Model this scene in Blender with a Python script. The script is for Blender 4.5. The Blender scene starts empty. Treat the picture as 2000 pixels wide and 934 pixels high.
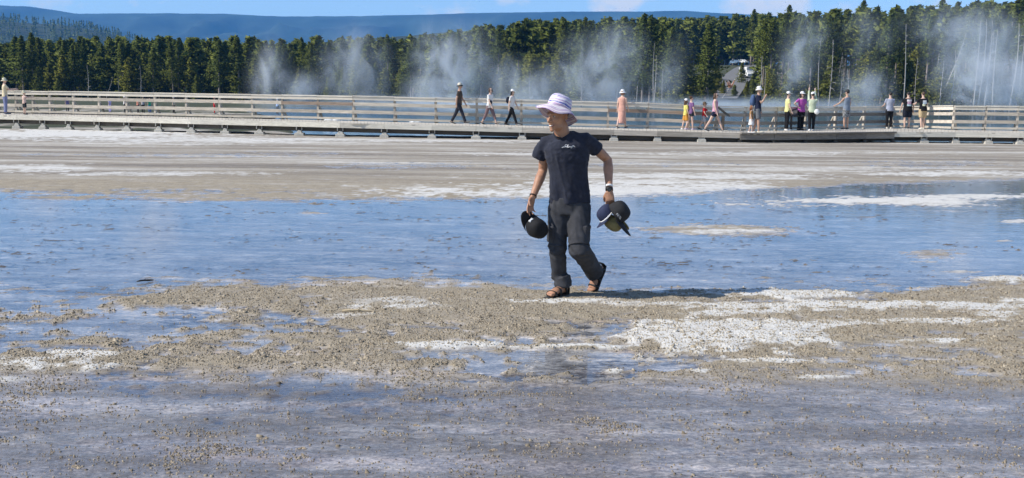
import bpy, bmesh, math, random
import numpy as np
from mathutils import Vector, Matrix, Quaternion

random.seed(7)
rng = np.random.default_rng(7)
S = bpy.context.scene
COL = S.collection

# ------------------------------------------------------------------ camera
F, CX, CY = 1900.0, 1000.0, 467.0           # focal length and centre in photograph pixels
CAM_H, PITCH, ROLL = 1.76, math.radians(8.44), math.radians(0.70)
cam = bpy.data.cameras.new('camera')
cam.sensor_width = 36.0
cam.lens = F / 2000.0 * 36.0
cam.clip_start, cam.clip_end = 0.1, 40000.0
camo = bpy.data.objects.new('camera', cam)
COL.objects.link(camo)
CAM_R = Matrix.Rotation(math.pi / 2 - PITCH, 3, 'X') @ Matrix.Rotation(ROLL, 3, 'Z')
camo.matrix_world = Matrix.Translation((0, 0, CAM_H)) @ CAM_R.to_4x4()
S.camera = camo

# ------------------------------------------------------------------ sky, sun, exposure
SUN_EL, SUN_BACK = math.radians(41), math.radians(12)
to_sun = Vector((-math.cos(SUN_EL) * math.cos(SUN_BACK), -math.cos(SUN_EL) * math.sin(SUN_BACK), math.sin(SUN_EL)))
world = bpy.data.worlds.new('World')
S.world = world
world.use_nodes = True
wt = world.node_tree
wt.nodes.clear()
sky = wt.nodes.new('ShaderNodeTexSky')
sky.sky_type = 'NISHITA'
sky.sun_disc = False
sky.sun_elevation = SUN_EL
sky.sun_rotation = math.atan2(to_sun.x, to_sun.y)
sky.altitude = 2200
sky.air_density = 1.0
sky.dust_density = 0.15
sky.ozone_density = 3.0
bg = wt.nodes.new('ShaderNodeBackground')
bg.inputs['Strength'].default_value = 0.15
wt.links.new(sky.outputs[0], bg.inputs['Color'])
# fair weather cumulus, spread over the whole sky as a function of direction
tc = wt.nodes.new('ShaderNodeTexCoord')
mp = wt.nodes.new('ShaderNodeMapping')
mp.inputs['Scale'].default_value = (1.0, 1.0, 1.8)
mp.inputs['Location'].default_value = (0.31, 0.12, 0.0)
wt.links.new(tc.outputs['Generated'], mp.inputs['Vector'])
nz = wt.nodes.new('ShaderNodeTexNoise')
nz.inputs['Scale'].default_value = 13.0
nz.inputs['Detail'].default_value = 9.0
nz.inputs['Roughness'].default_value = 0.58
wt.links.new(mp.outputs[0], nz.inputs['Vector'])
# single cumulus heads seen in the photograph (direction, angular size in degrees)
csum = nz.outputs['Fac']
for (cpx, cpy, deg, amt) in [(70, -8, 2.4, .19), (1195, 0, 2.0, .22), (1440, 8, 1.6, .21), (1525, 4, 1.9, .20), (1720, -10, 2.6, .17), (1820, 6, 1.6, .16), (1000, -70, 3.0, .10), (230, -80, 3.5, .10), (720, -610, 6.0, .16)]:
    d_ = CAM_R @ Vector(((cpx - CX) / F, -(cpy - CY) / F, -1.0)); d_.normalize()
    dt = wt.nodes.new('ShaderNodeVectorMath'); dt.operation = 'DOT_PRODUCT'
    dt.inputs[1].default_value = d_
    wt.links.new(tc.outputs['Generated'], dt.inputs[0])
    mr_ = wt.nodes.new('ShaderNodeMapRange'); mr_.interpolation_type = 'SMOOTHSTEP'
    mr_.inputs['From Min'].default_value = math.cos(math.radians(deg)); mr_.inputs['From Max'].default_value = 1.0
    mr_.inputs['To Max'].default_value = amt
    wt.links.new(dt.outputs['Value'], mr_.inputs['Value'])
    ad_ = wt.nodes.new('ShaderNodeMath'); ad_.operation = 'ADD'
    wt.links.new(csum, ad_.inputs[0]); wt.links.new(mr_.outputs[0], ad_.inputs[1])
    csum = ad_.outputs[0]
cr = wt.nodes.new('ShaderNodeValToRGB')
cr.color_ramp.elements[0].position = 0.57
cr.color_ramp.elements[1].position = 0.72
wt.links.new(csum, cr.inputs['Fac'])
cbg = wt.nodes.new('ShaderNodeBackground')
cbg.inputs['Color'].default_value = (1.0, 0.97, 0.93, 1)
cbg.inputs['Strength'].default_value = 0.90
wmix = wt.nodes.new('ShaderNodeMixShader')
wmul = wt.nodes.new('ShaderNodeMath')
wmul.operation = 'MULTIPLY'
wmul.inputs[1].default_value = 0.85
wt.links.new(cr.outputs['Color'], wmul.inputs[0])
wt.links.new(wmul.outputs[0], wmix.inputs[0])
wt.links.new(bg.outputs[0], wmix.inputs[1])
wt.links.new(cbg.outputs[0], wmix.inputs[2])
wo = wt.nodes.new('ShaderNodeOutputWorld')
wt.links.new(wmix.outputs[0], wo.inputs['Surface'])

sun = bpy.data.lights.new('sun', 'SUN')
sun.energy = 5.0
sun.angle = math.radians(0.53)
sun.color = (1.0, 0.95, 0.87)
suno = bpy.data.objects.new('sun', sun)
COL.objects.link(suno)
suno.rotation_euler = to_sun.to_track_quat('Z', 'Y').to_euler()
suno.location = (-30, -5, 40)

S.view_settings.view_transform = 'Standard'
S.view_settings.look = 'None'
S.view_settings.exposure = 0.22
S.view_settings.gamma = 1.0
S.view_settings.use_curve_mapping = False
S.cycles.use_denoising = True
S.cycles.max_bounces = 8
S.cycles.transparent_max_bounces = 12
S.cycles.volume_bounces = 1
S.cycles.volume_step_rate = 1.0
S.cycles.caustics_reflective = False
S.cycles.caustics_refractive = False

# ------------------------------------------------------------------ measuring helpers
def ray(px, py):
    return CAM_R @ Vector(((px - CX) / F, -(py - CY) / F, -1.0))

def P(px, py, Y):
    """world point seen at a pixel of the photograph, at the distance Y in front of the camera"""
    d = ray(px, py)
    return Vector((0, 0, CAM_H)) + d * (Y / d.y)

def G(px, py, z=0.0):
    """world point seen at a pixel on the level z"""
    d = ray(px, py)
    return Vector((0, 0, CAM_H)) + d * ((z - CAM_H) / d.z)

def project(x, y, z):
    """photograph pixel of world points (numpy arrays)"""
    R = np.array(CAM_R)
    q = np.stack([x, y, z - CAM_H], -1) @ R
    dep = np.maximum(-q[..., 2], 1e-3)
    return CX + F * q[..., 0] / dep, CY - F * q[..., 1] / dep

def horizon(px):
    return 185.0 + 0.0122 * (px - 1000)

# value noise in numpy
_tab = rng.random((256, 256)).astype(np.float64)
def vnoise(x, y):
    xi = np.floor(x).astype(np.int64); yi = np.floor(y).astype(np.int64)
    fx = x - xi; fy = y - yi
    fx = fx * fx * fx * (fx * (fx * 6 - 15) + 10); fy = fy * fy * fy * (fy * (fy * 6 - 15) + 10)
    a = _tab[xi & 255, yi & 255]; b = _tab[(xi + 1) & 255, yi & 255]
    c = _tab[xi & 255, (yi + 1) & 255]; d = _tab[(xi + 1) & 255, (yi + 1) & 255]
    return (a * (1 - fx) + b * fx) * (1 - fy) + (c * (1 - fx) + d * fx) * fy
def fbm(x, y, o=4, g=0.5):
    s = 0; a = 1.0; t = 0
    for k in range(o):
        s = s + a * vnoise(x + 17.3 * k, y + 9.1 * k); t += a
        a *= g; x = x * 2.03; y = y * 2.03
    return s / t * 2 - 1
def sstep(a, b, v):
    t = np.clip((v - a) / (b - a), 0, 1)
    return t * t * (3 - 2 * t)

# ------------------------------------------------------------------ material helpers
MATS = {}
def nodes(name):
    m = bpy.data.materials.new(name)
    m.use_nodes = True
    nt = m.node_tree
    return m, nt, nt.nodes['Principled BSDF'], nt.nodes['Material Output']

def plain(name, col, rough=0.8, var=0.25, scale=8.0, bump=0.0, bscale=60.0, metal=0.0, spec=0.4, stretch=None, rand=0.0, sheen=0.0):
    """a principled material with noise in its colour and, where asked, fine relief"""
    if name in MATS: return MATS[name]
    m, nt, b, o = nodes(name)
    N, L = nt.nodes, nt.links
    t = N.new('ShaderNodeTexCoord')
    mpn = N.new('ShaderNodeMapping')
    if stretch: mpn.inputs['Scale'].default_value = stretch
    L.new(t.outputs['Object'], mpn.inputs['Vector'])
    n = N.new('ShaderNodeTexNoise')
    n.inputs['Scale'].default_value = scale
    n.inputs['Detail'].default_value = 6
    L.new(mpn.outputs[0], n.inputs['Vector'])
    r = N.new('ShaderNodeValToRGB')
    r.color_ramp.elements[0].position = 0.3; r.color_ramp.elements[1].position = 0.7
    r.color_ramp.elements[0].color = (*[c * (1 - var) for c in col], 1)
    r.color_ramp.elements[1].color = (*[min(1, c * (1 + var)) for c in col], 1)
    L.new(n.outputs['Fac'], r.inputs['Fac'])
    src = r.outputs['Color']
    if rand:
        oi = N.new('ShaderNodeObjectInfo')
        mr = N.new('ShaderNodeMapRange')
        mr.inputs['To Min'].default_value = 1 - rand; mr.inputs['To Max'].default_value = 1 + rand
        L.new(oi.outputs['Random'], mr.inputs['Value'])
        hv = N.new('ShaderNodeHueSaturation')
        L.new(mr.outputs[0], hv.inputs['Value'])
        L.new(src, hv.inputs['Color'])
        src = hv.outputs['Color']
    L.new(src, b.inputs['Base Color'])
    b.inputs['Roughness'].default_value = rough
    b.inputs['Metallic'].default_value = metal
    b.inputs['Specular IOR Level'].default_value = spec
    if sheen: b.inputs['Sheen Weight'].default_value = sheen
    if bump:
        n2 = N.new('ShaderNodeTexNoise')
        n2.inputs['Scale'].default_value = bscale; n2.inputs['Detail'].default_value = 5
        L.new(mpn.outputs[0], n2.inputs['Vector'])
        bp = N.new('ShaderNodeBump')
        bp.inputs['Strength'].default_value = bump; bp.inputs['Distance'].default_value = 0.02
        L.new(n2.outputs['Fac'], bp.inputs['Height'])
        L.new(bp.outputs[0], b.inputs['Normal'])
    MATS[name] = m
    return m

# ------------------------------------------------------------------ object helpers
def link(o, parent=None):
    COL.objects.link(o)
    if parent is not None: o.parent = parent
    return o
def tag(o, label=None, cat=None, group=None, kind=None):
    if label: o['label'] = label
    if cat: o['category'] = cat
    if group: o['group'] = group
    if kind: o['kind'] = kind
    return o
def empty(name, loc=(0, 0, 0), rz=0.0):
    o = bpy.data.objects.new(name, None)
    o.empty_display_size = 0.2
    COL.objects.link(o)
    o.location = loc
    o.rotation_euler = (0, 0, rz)
    return o
def mesh_np(name, verts, faces, smooth=False):
    """faces: an (n,k) array or a list of arrays with different k"""
    me = bpy.data.meshes.new(name)
    verts = np.asarray(verts, dtype=np.float32).reshape(-1, 3)
    fl = faces if isinstance(faces, list) else [faces]
    fl = [np.asarray(f, dtype=np.int32) for f in fl if len(f)]
    me.vertices.add(len(verts)); me.vertices.foreach_set('co', verts.ravel())
    loops = np.concatenate([f.ravel() for f in fl])
    sizes = np.concatenate([np.full(len(f), f.shape[1], dtype=np.int32) for f in fl])
    starts = np.concatenate([[0], np.cumsum(sizes)[:-1]]).astype(np.int32)
    me.loops.add(len(loops)); me.loops.foreach_set('vertex_index', loops)
    me.polygons.add(len(sizes))
    me.polygons.foreach_set('loop_start', starts)
    try: me.polygons.foreach_set('loop_total', sizes)
    except Exception: pass
    if smooth: me.polygons.foreach_set('use_smooth', np.ones(len(sizes), dtype=bool))
    me.update(calc_edges=True)
    return me

class MB:
    """collects boxes, tubes and lathes, then links them as ONE mesh object"""
    def __init__(s): s.v = []; s.f = []
    def add(s, verts, faces):
        k = len(s.v)
        s.v += [tuple(p) for p in verts]
        s.f += [tuple(i + k for i in f) for f in faces]
        return s
    def box(s, c, d, rot=None, taper=1.0):
        hx, hy, hz = d[0] / 2, d[1] / 2, d[2] / 2
        vs = []
        for z in (-1, 1):
            t = taper if z > 0 else 1.0
            for x, y in ((-1, -1), (1, -1), (1, 1), (-1, 1)):
                p = Vector((x * hx * t, y * hy * t, z * hz))
                if rot is not None: p = rot @ p
                vs.append(p + Vector(c))
        return s.add(vs, [(3, 2, 1, 0), (4, 5, 6, 7), (0, 1, 5, 4), (1, 2, 6, 5), (2, 3, 7, 6), (3, 0, 4, 7)])
    def beam(s, a, b, w, h, up=(0, 0, 1)):
        """a square-cut board from a to b, w across and h along up"""
        a = Vector(a); b = Vector(b); d = (b - a)
        x = d.normalized(); u = Vector(up)
        y = u.cross(x).normalized(); z = x.cross(y).normalized()
        vs = []
        for p in (a, b):
            for sy, sz in ((-1, -1), (1, -1), (1, 1), (-1, 1)):
                vs.append(p + y * (sy * w / 2) + z * (sz * h / 2))
        return s.add(vs, [(0, 3, 2, 1), (4, 5, 6, 7), (0, 1, 5, 4), (1, 2, 6, 5), (2, 3, 7, 6), (3, 0, 4, 7)])
    def tube(s, pts, rad, n=10, ref=None, cap=True):
        """rad: one radius per point, or (ra, rb) with ra along ref"""
        pts = [Vector(p) for p in pts]
        m = len(pts)
        vs = []
        prev = Vector(ref) if ref is not None else None
        for i, p in enumerate(pts):
            t = (pts[min(i + 1, m - 1)] - pts[max(i - 1, 0)])
            t = t.normalized() if t.length > 1e-9 else Vector((0, 0, 1))
            if prev is None:
                prev = Vector((1, 0, 0)) if abs(t.x) < 0.9 else Vector((0, 1, 0))
            u = prev - t * prev.dot(t)
            u = u.normalized() if u.length > 1e-6 else t.orthogonal().normalized()
            w = t.cross(u)
            if ref is None: prev = u
            r = rad[i]
            ra, rb = r if isinstance(r, (tuple, list)) else (r, r)
            for k in range(n):
                a = 2 * math.pi * k / n
                vs.append(p + u * (ra * math.cos(a)) + w * (rb * math.sin(a)))
        fs = []
        for i in range(m - 1):
            for k in range(n):
                k2 = (k + 1) % n
                fs.append((i * n + k, i * n + k2, (i + 1) * n + k2, (i + 1) * n + k))
        if cap:
            fs.append(tuple(range(n - 1, -1, -1)))
            fs.append(tuple((m - 1) * n + k for k in range(n)))
        return s.add(vs, fs)
    def ball(s, c, r, n=12, rings=8, rot=None):
        """an ellipsoid of radii r=(rx,ry,rz)"""
        if not isinstance(r, (tuple, list)): r = (r, r, r)
        c = Vector(c); vs = []; fs = []
        def put(p):
            p = Vector(p)
            if rot is not None: p = rot @ p
            vs.append(c + p)
        put((0, 0, -r[2]))
        for j in range(1, rings):
            th = math.pi * j / rings
            for k in range(n):
                a = 2 * math.pi * k / n
                put((r[0] * math.sin(th) * math.cos(a), r[1] * math.sin(th) * math.sin(a), -r[2] * math.cos(th)))
        put((0, 0, r[2]))
        top = len(vs) - 1
        for k in range(n):
            k2 = (k + 1) % n
            fs.append((0, 1 + k2, 1 + k))
            for j in range(rings - 2):
                a = 1 + j * n
                fs.append((a + k, a + k2, a + n + k2, a + n + k))
            fs.append((1 + (rings - 2) * n + k, 1 + (rings - 2) * n + k2, top))
        return s.add(vs, fs)
    def mesh(s, name, smooth=False):
        me = bpy.data.meshes.new(name)
        me.from_pydata(s.v, [], s.f)
        if smooth: me.polygons.foreach_set('use_smooth', [True] * len(me.polygons))
        me.update()
        return me
    def build(s, name, mat, parent=None, smooth=False):
        me = s.mesh(name, smooth)
        me.materials.append(mat)
        return link(bpy.data.objects.new(name, me), parent)
# ------------------------------------------------------------------ lie of the land
# measured in the photograph: far forest edges, hill behind it
_px = [-400, 700, 920, 1100, 1300, 1450, 1900, 2400]
_E  = [0, 0.5, 6.5, 11.5, 13, 14, 11.5, 11]
_ZF = [230, 225, 205, 190, 170, 165, 150, 145]
_ZB = [310, 315, 325, 330, 350, 360, 262, 255]
def column(x, y):
    """photograph column of a place far off"""
    return CX + F * x / np.maximum(y, 1.0) * 1.0
def hill(x, y):
    x = np.asarray(x, float); y = np.asarray(y, float)
    c = column(x, y)
    e = np.interp(c, _px, _E); zf = np.interp(c, _px, _ZF); zb = np.interp(c, _px, _ZB)
    t = np.clip((y - zf + 12) / (zb - zf + 12), 0, 1.25)
    h = e * np.where(t > 1, 1 + 0.25 * (t - 1), t * t * (2.2 - 1.2 * t))
    h = h * np.clip(1 - (y - 420) / 500, 0, 1)
    return h - 0.45 + 0.35 * fbm(x / 19.0, y / 19.0, 3) * sstep(150, 200, y)

_lo_x = [-300, 0, 120, 200, 350, 500, 700, 900, 1000, 1060, 1200, 1400, 1450, 1600, 1700, 1800, 1900, 1960, 2000, 2400]
_lo_y = [620, 594, 586, 574, 554, 545, 542, 547, 556, 566, 562, 562, 562, 572, 578, 562, 550, 542, 540, 520]
_up_x = [-300, 0, 250, 400, 700, 1000, 1200, 1330, 1430, 1600, 1800, 2000, 2300]
_up_y = [380, 376, 388, 394, 392, 389, 387, 383, 374, 366, 358, 352, 345]
# patches: (px, py, rx, ry, amount) in the photograph
ISLES = [(1720, 393, 290, 9, 1.2), (1900, 384, 160, 7, 1.0), (1410, 450, 150, 12, 1.0), (1300, 446, 60, 7, .7), (1480, 458, 110, 6, .8),
         (1830, 497, 90, 10, .9), (1795, 511, 45, 3, .8), (1875, 531, 45, 3, .8), (1990, 432, 40, 4, .9), (1960, 470, 40, 3, .8),
         (1590, 508, 70, 8, .55), (1690, 424, 50, 3, .7), (1850, 412, 90, 5, .7), (1230, 466, 50, 3, .5), (1600, 535, 60, 4, .5),
         (1440, 536, 70, 3, .6), (610, 416, 26, 3, .8), (130, 385, 120, 5, .9), (330, 390, 100, 5, .8), (1960, 487, 60, 3, .6)]
POOLS = [(200, 640, 330, 36, 1.1), (60, 668, 170, 26, 1.0), (560, 622, 110, 10, .8), (1090, 700, 190, 36, 1.3), (1180, 645, 130, 20, 1.0), (1330, 650, 70, 18, .8),
         (1700, 690, 330, 34, .55), (1560, 590, 150, 7, 1.0), (1460, 628, 110, 8, .9), (1900, 650, 160, 10, .6), (330, 740, 300, 26, .6),
         (860, 640, 50, 6, .8), (680, 760, 250, 40, .5), (1300, 700, 150, 16, .9), (300, 376, 300, 5, .5), (1700, 372, 160, 5, .8),
         (1250, 322, 160, 4, .4), (760, 325, 140, 5, .5), (300, 304, 260, 3, .5), (1800, 320, 120, 6, .5), (560, 300, 120, 4, .4)]
WHITE = [(1150, 375, 330, 15, 1.2), (1420, 366, 120, 9, 1.0), (1720, 392, 260, 9, 1.2), (1930, 384, 160, 9, 1.2), (1850, 340, 170, 5, .8), (1430, 452, 90, 6, .7),
         (1320, 443, 70, 4, .5), (1430, 660, 150, 28, 1.35), (1370, 640, 100, 8, .9), (1540, 640, 120, 9, .9), (1550, 576, 160, 7, 1.2), (1750, 600, 280, 9, 1.1),
         (1450, 614, 90, 6, .9), (1960, 545, 60, 6, 1.0), (1830, 632, 170, 7, .8), (1840, 668, 90, 4, .9), (890, 676, 85, 4, 1.2), (1120, 680, 110, 3, 1.1),
         (1500, 708, 70, 5, 1.1), (1610, 740, 75, 4, 1.0), (1370, 728, 26, 3, 1.0), (1200, 728, 18, 3, .9), (70, 715, 110, 15, 1.2), (170, 697, 70, 8, .9),
         (20, 745, 50, 10, .8), (1090, 590, 110, 4, 1.0), (1230, 596, 120, 4, .8), (820, 600, 90, 9, .7), (760, 590, 60, 6, .6), (700, 618, 60, 4, .5),
         (1795, 511, 40, 3, 1.0), (1875, 531, 40, 3, .9), (1990, 432, 40, 4, 1.0), (1960, 470, 40, 3, .9), (150, 262, 260, 10, 1.0), (400, 275, 280, 7, .7),
         (900, 276, 250, 3, .6), (100, 330, 120, 7, .7), (300, 340, 200, 4, .6), (1500, 300, 300, 4, .6), (1300, 345, 300, 6, .7), (1250, 358, 200, 5, .8), (1100, 300, 200, 4, .6),
         (1560, 330, 250, 4, .5), (1990, 590, 80, 6, .7), (1950, 618, 60, 6, .7)]

def blobs(px, py, L, nx, k=0.6):
    out = np.zeros_like(px)
    for (cx, cy, rx, ry, a) in L:
        d = np.sqrt(((px - cx) / rx) ** 2 + ((py - cy) / ry) ** 2) + nx * k * 2
        out = np.maximum(out, a * sstep(1.5, 0.35, d))
    return out

def flats(x, y):
    """height, whiteness and gravel cover of the terrace around the man"""
    px, py = project(x, y, np.zeros_like(x))
    n1 = fbm(x * 0.55, y * 0.9, 4); n2 = fbm(x * 2.3 + 40, y * 3.1, 4); n3 = fbm(x * 9 + 7, y * 11, 3)
    nb = 0.45 * n1 + 0.6 * n2 + 0.75 * n3 + 0.3 * fbm(x * 24, y * 30, 2)
    wob = 7 * n1 + 6 * n2 + 3 * n3
    lo = np.interp(px, _lo_x, _lo_y); up = np.interp(px, _up_x, _up_y)
    s = np.clip((py - 180) / 400.0, 0.12, 1.6)
    into_near = (py - lo + wob * s * 1.0) / 26.0                     # >0 on the crust in front
    into_far = (up - py + wob * s * 0.7) / 9.0                         # >0 on the far flats
    film = sstep(690, 800, py + 40 * n1)                                # the wet film in the foreground
    lv = np.maximum(np.clip(into_near, -1, 1) * (0.9 - 0.50 * film), np.clip(into_far, -1, 1) * 0.8)
    isl = blobs(px, py, ISLES, nb); pool = blobs(px, py, POOLS, nb)
    lv = np.maximum(lv, isl * 1.5 - 0.9)
    lv = lv - pool * 0.95
    wh = blobs(px, py, WHITE, nb)
    lv = np.maximum(lv, np.where(py > 540, wh * 1.0 - 0.15, lv))
    rough = 0.28 * n2 + 0.30 * n3 + 0.16 * fbm(x * 26, y * 26, 2)
    lv2 = lv + rough * (0.75 - 0.30 * film)
    lv2 = np.where(lv < -0.45, lv + 0.35 * rough, lv2)
    z = 0.018 * lv2 + 0.010 * wh * sstep(540, 560, py) + 0.006 * np.where(lv2 > 0, n3, 0)
    # low ripple ridges on the bottom of the runoff
    rid = np.abs(fbm(x * 2.6 + 0.9 * n1 + 1.2 * y, y * 5.2 + n2, 3))
    fila = sstep(0.08, 0.0, rid) * sstep(0.05, -0.5, lv) * sstep(0.05, 0.25, fbm(x * .8 + 3, y * 1.1, 2) + 0.30)
    z = z + 0.020 * sstep(0.07, 0.0, rid) * sstep(0.05, -0.5, lv) * sstep(0.05, 0.25, fbm(x * .8 + 3, y * 1.1, 2) + 0.30)
    grav = sstep(-0.1, 0.5, lv) * (1 - 0.7 * film)
    flats.fila = fila
    return z, wh, grav, film, px, py

# ------------------------------------------------------------------ the ground: one sheet to the horizon
def build_ground():
    NC = 500
    ys = [-60, -30, -14, -6, -2, 0, 1.2, 2.2]
    y = 2.8
    while y < 40:
        ys.append(y); y *= 1.0046
    while y < 400:
        ys.append(y); y *= 1.02
    while y < 9000:
        ys.append(y); y *= 1.15
    ys = np.array(ys); NR = len(ys)
    t = np.linspace(-1, 1, NC)
    t = np.sign(t) * np.abs(t) ** 1.08
    wdt = 3.2 + 0.74 * np.maximum(ys, 0)
    X = t[None, :] * wdt[:, None]; Y = np.repeat(ys[:, None], NC, 1)
    z, wh, grav, film, px, py = flats(X, np.maximum(Y, 2.8))
    fila = flats.fila
    near = Y < 46
    c = column(X, Y)
    # bank behind the boardwalk, hot pool basin, then the forest hill
    basin = -0.62 + 0.25 * fbm(X / 6, Y / 6, 3)
    basin = basin - 1.2 * sstep(520, 640, c) * sstep(44.5, 47, Y)
    bank = -0.34 + 0.10 * fbm(X / 3, Y / 3, 3) - 0.72 * sstep(62, 92, Y)
    back = sstep(43.0, 46.0, Y)
    edge = sstep(41.2, 43.4, Y) * sstep(480, 620, c)
    mixw = sstep(500, 660, c + 75 * fbm(X / 5, Y / 7, 3))
    zz = z * (1 - back) + (bank * (1 - mixw) + basin * mixw) * back - edge * (1 - back) * 0.6
    h = hill(X, Y)
    far = sstep(120, 150, Y)
    zz = zz * (1 - far) + h * far
    zz = np.where(Y < 2.8, 0.0, zz)
    vol = np.stack([X, Y, zz], -1).reshape(-1, 3)
    i = np.arange(NR - 1)[:, None] * NC + np.arange(NC - 1)[None, :]
    fc = np.stack([i, i + 1, i + NC + 1, i + NC], -1).reshape(-1, 4)
    me = mesh_np('ground', vol, fc, smooth=True)
    def attr(nm, a):
        at = me.attributes.new(nm, 'FLOAT', 'POINT')
        at.data.foreach_set('value', np.ascontiguousarray(a.ravel(), dtype=np.float32))
    wet = sstep(0.011, -0.001, zz) * (1 - back)
    wet = np.maximum(wet, 0.80 * film * sstep(0.022, 0.010, zz) * (1 - back))
    wet = np.where(Y > 40, 0, wet)
    attr('wet', wet); attr('white', np.clip(wh, 0, 1) * (1 - back)); attr('film', film)
    grass = back * np.where(c < 620, sstep(-0.1, 0.3, fbm(X / 2.2, Y / 4.0, 3) + 0.25), 0.3)
    attr('grass', np.maximum(grass, far))
    attr('fila', fila * (1 - back))
    attr('forest', sstep(150, 190, Y))
    attr('offing', sstep(17, 24, Y + 3 * fbm(X / 3, Y / 2, 3)))
    o = link(bpy.data.objects.new('ground', me))
    tag(o, 'wet and dry pale mineral crust of the hot spring terrace', kind='structure')
    me.materials.append(ground_mat())
    return o

def ground_mat():
    m, nt, b, out = nodes('sinter_ground')
    N, L = nt.nodes, nt.links
    geo = N.new('ShaderNodeNewGeometry')
    def A(n):
        a = N.new('ShaderNodeAttribute'); a.attribute_name = n
        return a.outputs['Fac']
    def noise(sc, det=6, rough=0.6, vec=None, stretch=None):
        n = N.new('ShaderNodeTexNoise')
        n.inputs['Scale'].default_value = sc; n.inputs['Detail'].default_value = det; n.inputs['Roughness'].default_value = rough
        mpn = N.new('ShaderNodeMapping')
        if stretch: mpn.inputs['Scale'].default_value = stretch
        L.new(geo.outputs['Position'], mpn.inputs['Vector'])
        L.new(mpn.outputs[0], n.inputs['Vector'])
        return n.outputs['Fac']
    def ramp(v, stops):
        r = N.new('ShaderNodeValToRGB')
        e = r.color_ramp.elements
        while len(e) < len(stops): e.new(0.5)
        for k, (p, c) in enumerate(stops):
            e[k].position = p; e[k].color = (*c, 1) if len(c) == 3 else c
        L.new(v, r.inputs['Fac'])
        return r.outputs['Color']
    def mix(f, a, bb, mode='MIX'):
        x = N.new('ShaderNodeMix'); x.data_type = 'RGBA'; x.blend_type = mode
        if isinstance(f, float): x.inputs[0].default_value = f
        else: L.new(f, x.inputs[0])
        for s_, v in ((6, a), (7, bb)):
            if isinstance(v, tuple): x.inputs[s_].default_value = (*v, 1)
            else: L.new(v, x.inputs[s_])
        return x.outputs[2]
    def math_(op, a, bb=None, clamp=False):
        x = N.new('ShaderNodeMath'); x.operation = op; x.use_clamp = clamp
        for s_, v in ((0, a), (1, bb)):
            if v is None: continue
            if isinstance(v, (int, float)): x.inputs[s_].default_value = v
            else: L.new(v, x.inputs[s_])
        return x.outputs[0]
    fine = noise(55, 6, 0.7)
    mid = noise(7, 6, 0.6, stretch=(0.6, 1.0, 1))
    big = noise(0.9, 5, 0.6, stretch=(0.5, 1.2, 1))
    streak = noise(1.0, 8, 0.65, stretch=(0.10, 0.85, 1))
    # dry crust: tan to grey brown, grainy
    dry = ramp(fine, [(0.28, (0.155, 0.122, 0.080)), (0.50, (0.36, 0.30, 0.21)), (0.72, (0.52, 0.465, 0.365))])
    dry = mix(0.45, dry, ramp(mid, [(0.3, (0.17, 0.138, 0.092)), (0.7, (0.42, 0.355, 0.26))]))
    # the flats in the distance: long pale and brown bands
    bands = ramp(streak, [(0.35, (0.115, 0.088, 0.058)), (0.46, (0.235, 0.19, 0.133)), (0.54, (0.38, 0.33, 0.255)), (0.64, (0.70, 0.67, 0.60))])
    bands = mix(0.35, bands, ramp(fine, [(0.3, (0.20, 0.17, 0.13)), (0.7, (0.50, 0.47, 0.42))]))
    dry = mix(A('offing'), dry, bands)
    white = ramp(fine, [(0.25, (0.36, 0.335, 0.28)), (0.45, (0.63, 0.605, 0.55)), (0.7, (0.79, 0.775, 0.73))])
    wst = noise(3.2, 7, 0.7, stretch=(0.4, 1.5, 1))
    wf = math_('MULTIPLY', A('white'), math_('ADD', math_('MULTIPLY', mid, 0.9), math_('SUBTRACT', math_('MULTIPLY', wst, 2.2), 0.75)), True)
    wf = math_('ADD', wf, math_('MULTIPLY', math_('SUBTRACT', fine, 0.5), 0.6), True)
    wf2 = ramp(wf, [(0.16, (0, 0, 0)), (0.62, (1, 1, 1))])
    dry = mix(wf2, dry, white)
    # under water and in the film: grey violet mat with rusty and dark filaments, painted ripple shadows
    wetc = ramp(mid, [(0.28, (0.20, 0.195, 0.195)), (0.5, (0.335, 0.32, 0.305)), (0.72, (0.52, 0.49, 0.45))])
    rust = ramp(noise(1.6, 7, 0.65, stretch=(0.35, 1.3, 1)), [(0.56, (0, 0, 0)), (0.70, (1, 1, 1))])
    wetc = mix(math_('MULTIPLY', rust, 0.75), wetc, (0.34, 0.25, 0.18))
    fil = noise(4.2, 5, 0.65, stretch=(0.45, 1.5, 1))
    fl = math_('ABSOLUTE', math_('SUBTRACT', fil, 0.5))
    fl = ramp(fl, [(0.0, (1, 1, 1)), (0.022, (0.8, 0.8, 0.8)), (0.05, (0, 0, 0))])
    fl = math_('MULTIPLY', fl, ramp(noise(1.1, 4, 0.6, stretch=(0.6, 1.2, 1)), [(0.42, (0, 0, 0)), (0.60, (1, 1, 1))]))
    wetc = mix(math_('MULTIPLY', fl, 0.9), wetc, (0.035, 0.03, 0.03))
    wetc = mix(math_('MULTIPLY', A('film'), ramp(noise(0.8, 6, 0.65, stretch=(0.5, 1.1, 1)), [(0.35, (0.45, 0.45, 0.45)), (0.62, (0.95, 0.95, 0.95))])), wetc, ramp(fine, [(0.3, (0.070, 0.066, 0.078)), (0.7, (0.225, 0.212, 0.215))]))
    stk = noise(2.2, 8, 0.7, stretch=(0.22, 1.6, 1))
    wetc = mix(0.75, wetc, ramp(stk, [(0.33, (0.30, 0.30, 0.36)), (0.5, (1, 1, 1)), (0.66, (2.0, 1.92, 1.85))]), 'MULTIPLY')
    grain = noise(38, 7, 0.75, stretch=(0.7, 1.2, 1))
    wetc = mix(0.8, wetc, ramp(grain, [(0.36, (0.42, 0.40, 0.42)), (0.5, (1, 1, 1)), (0.64, (1.75, 1.66, 1.55))]), 'MULTIPLY')
    wetc = mix(math_('MULTIPLY', wf2, 0.6), wetc, (0.42, 0.40, 0.37))
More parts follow.
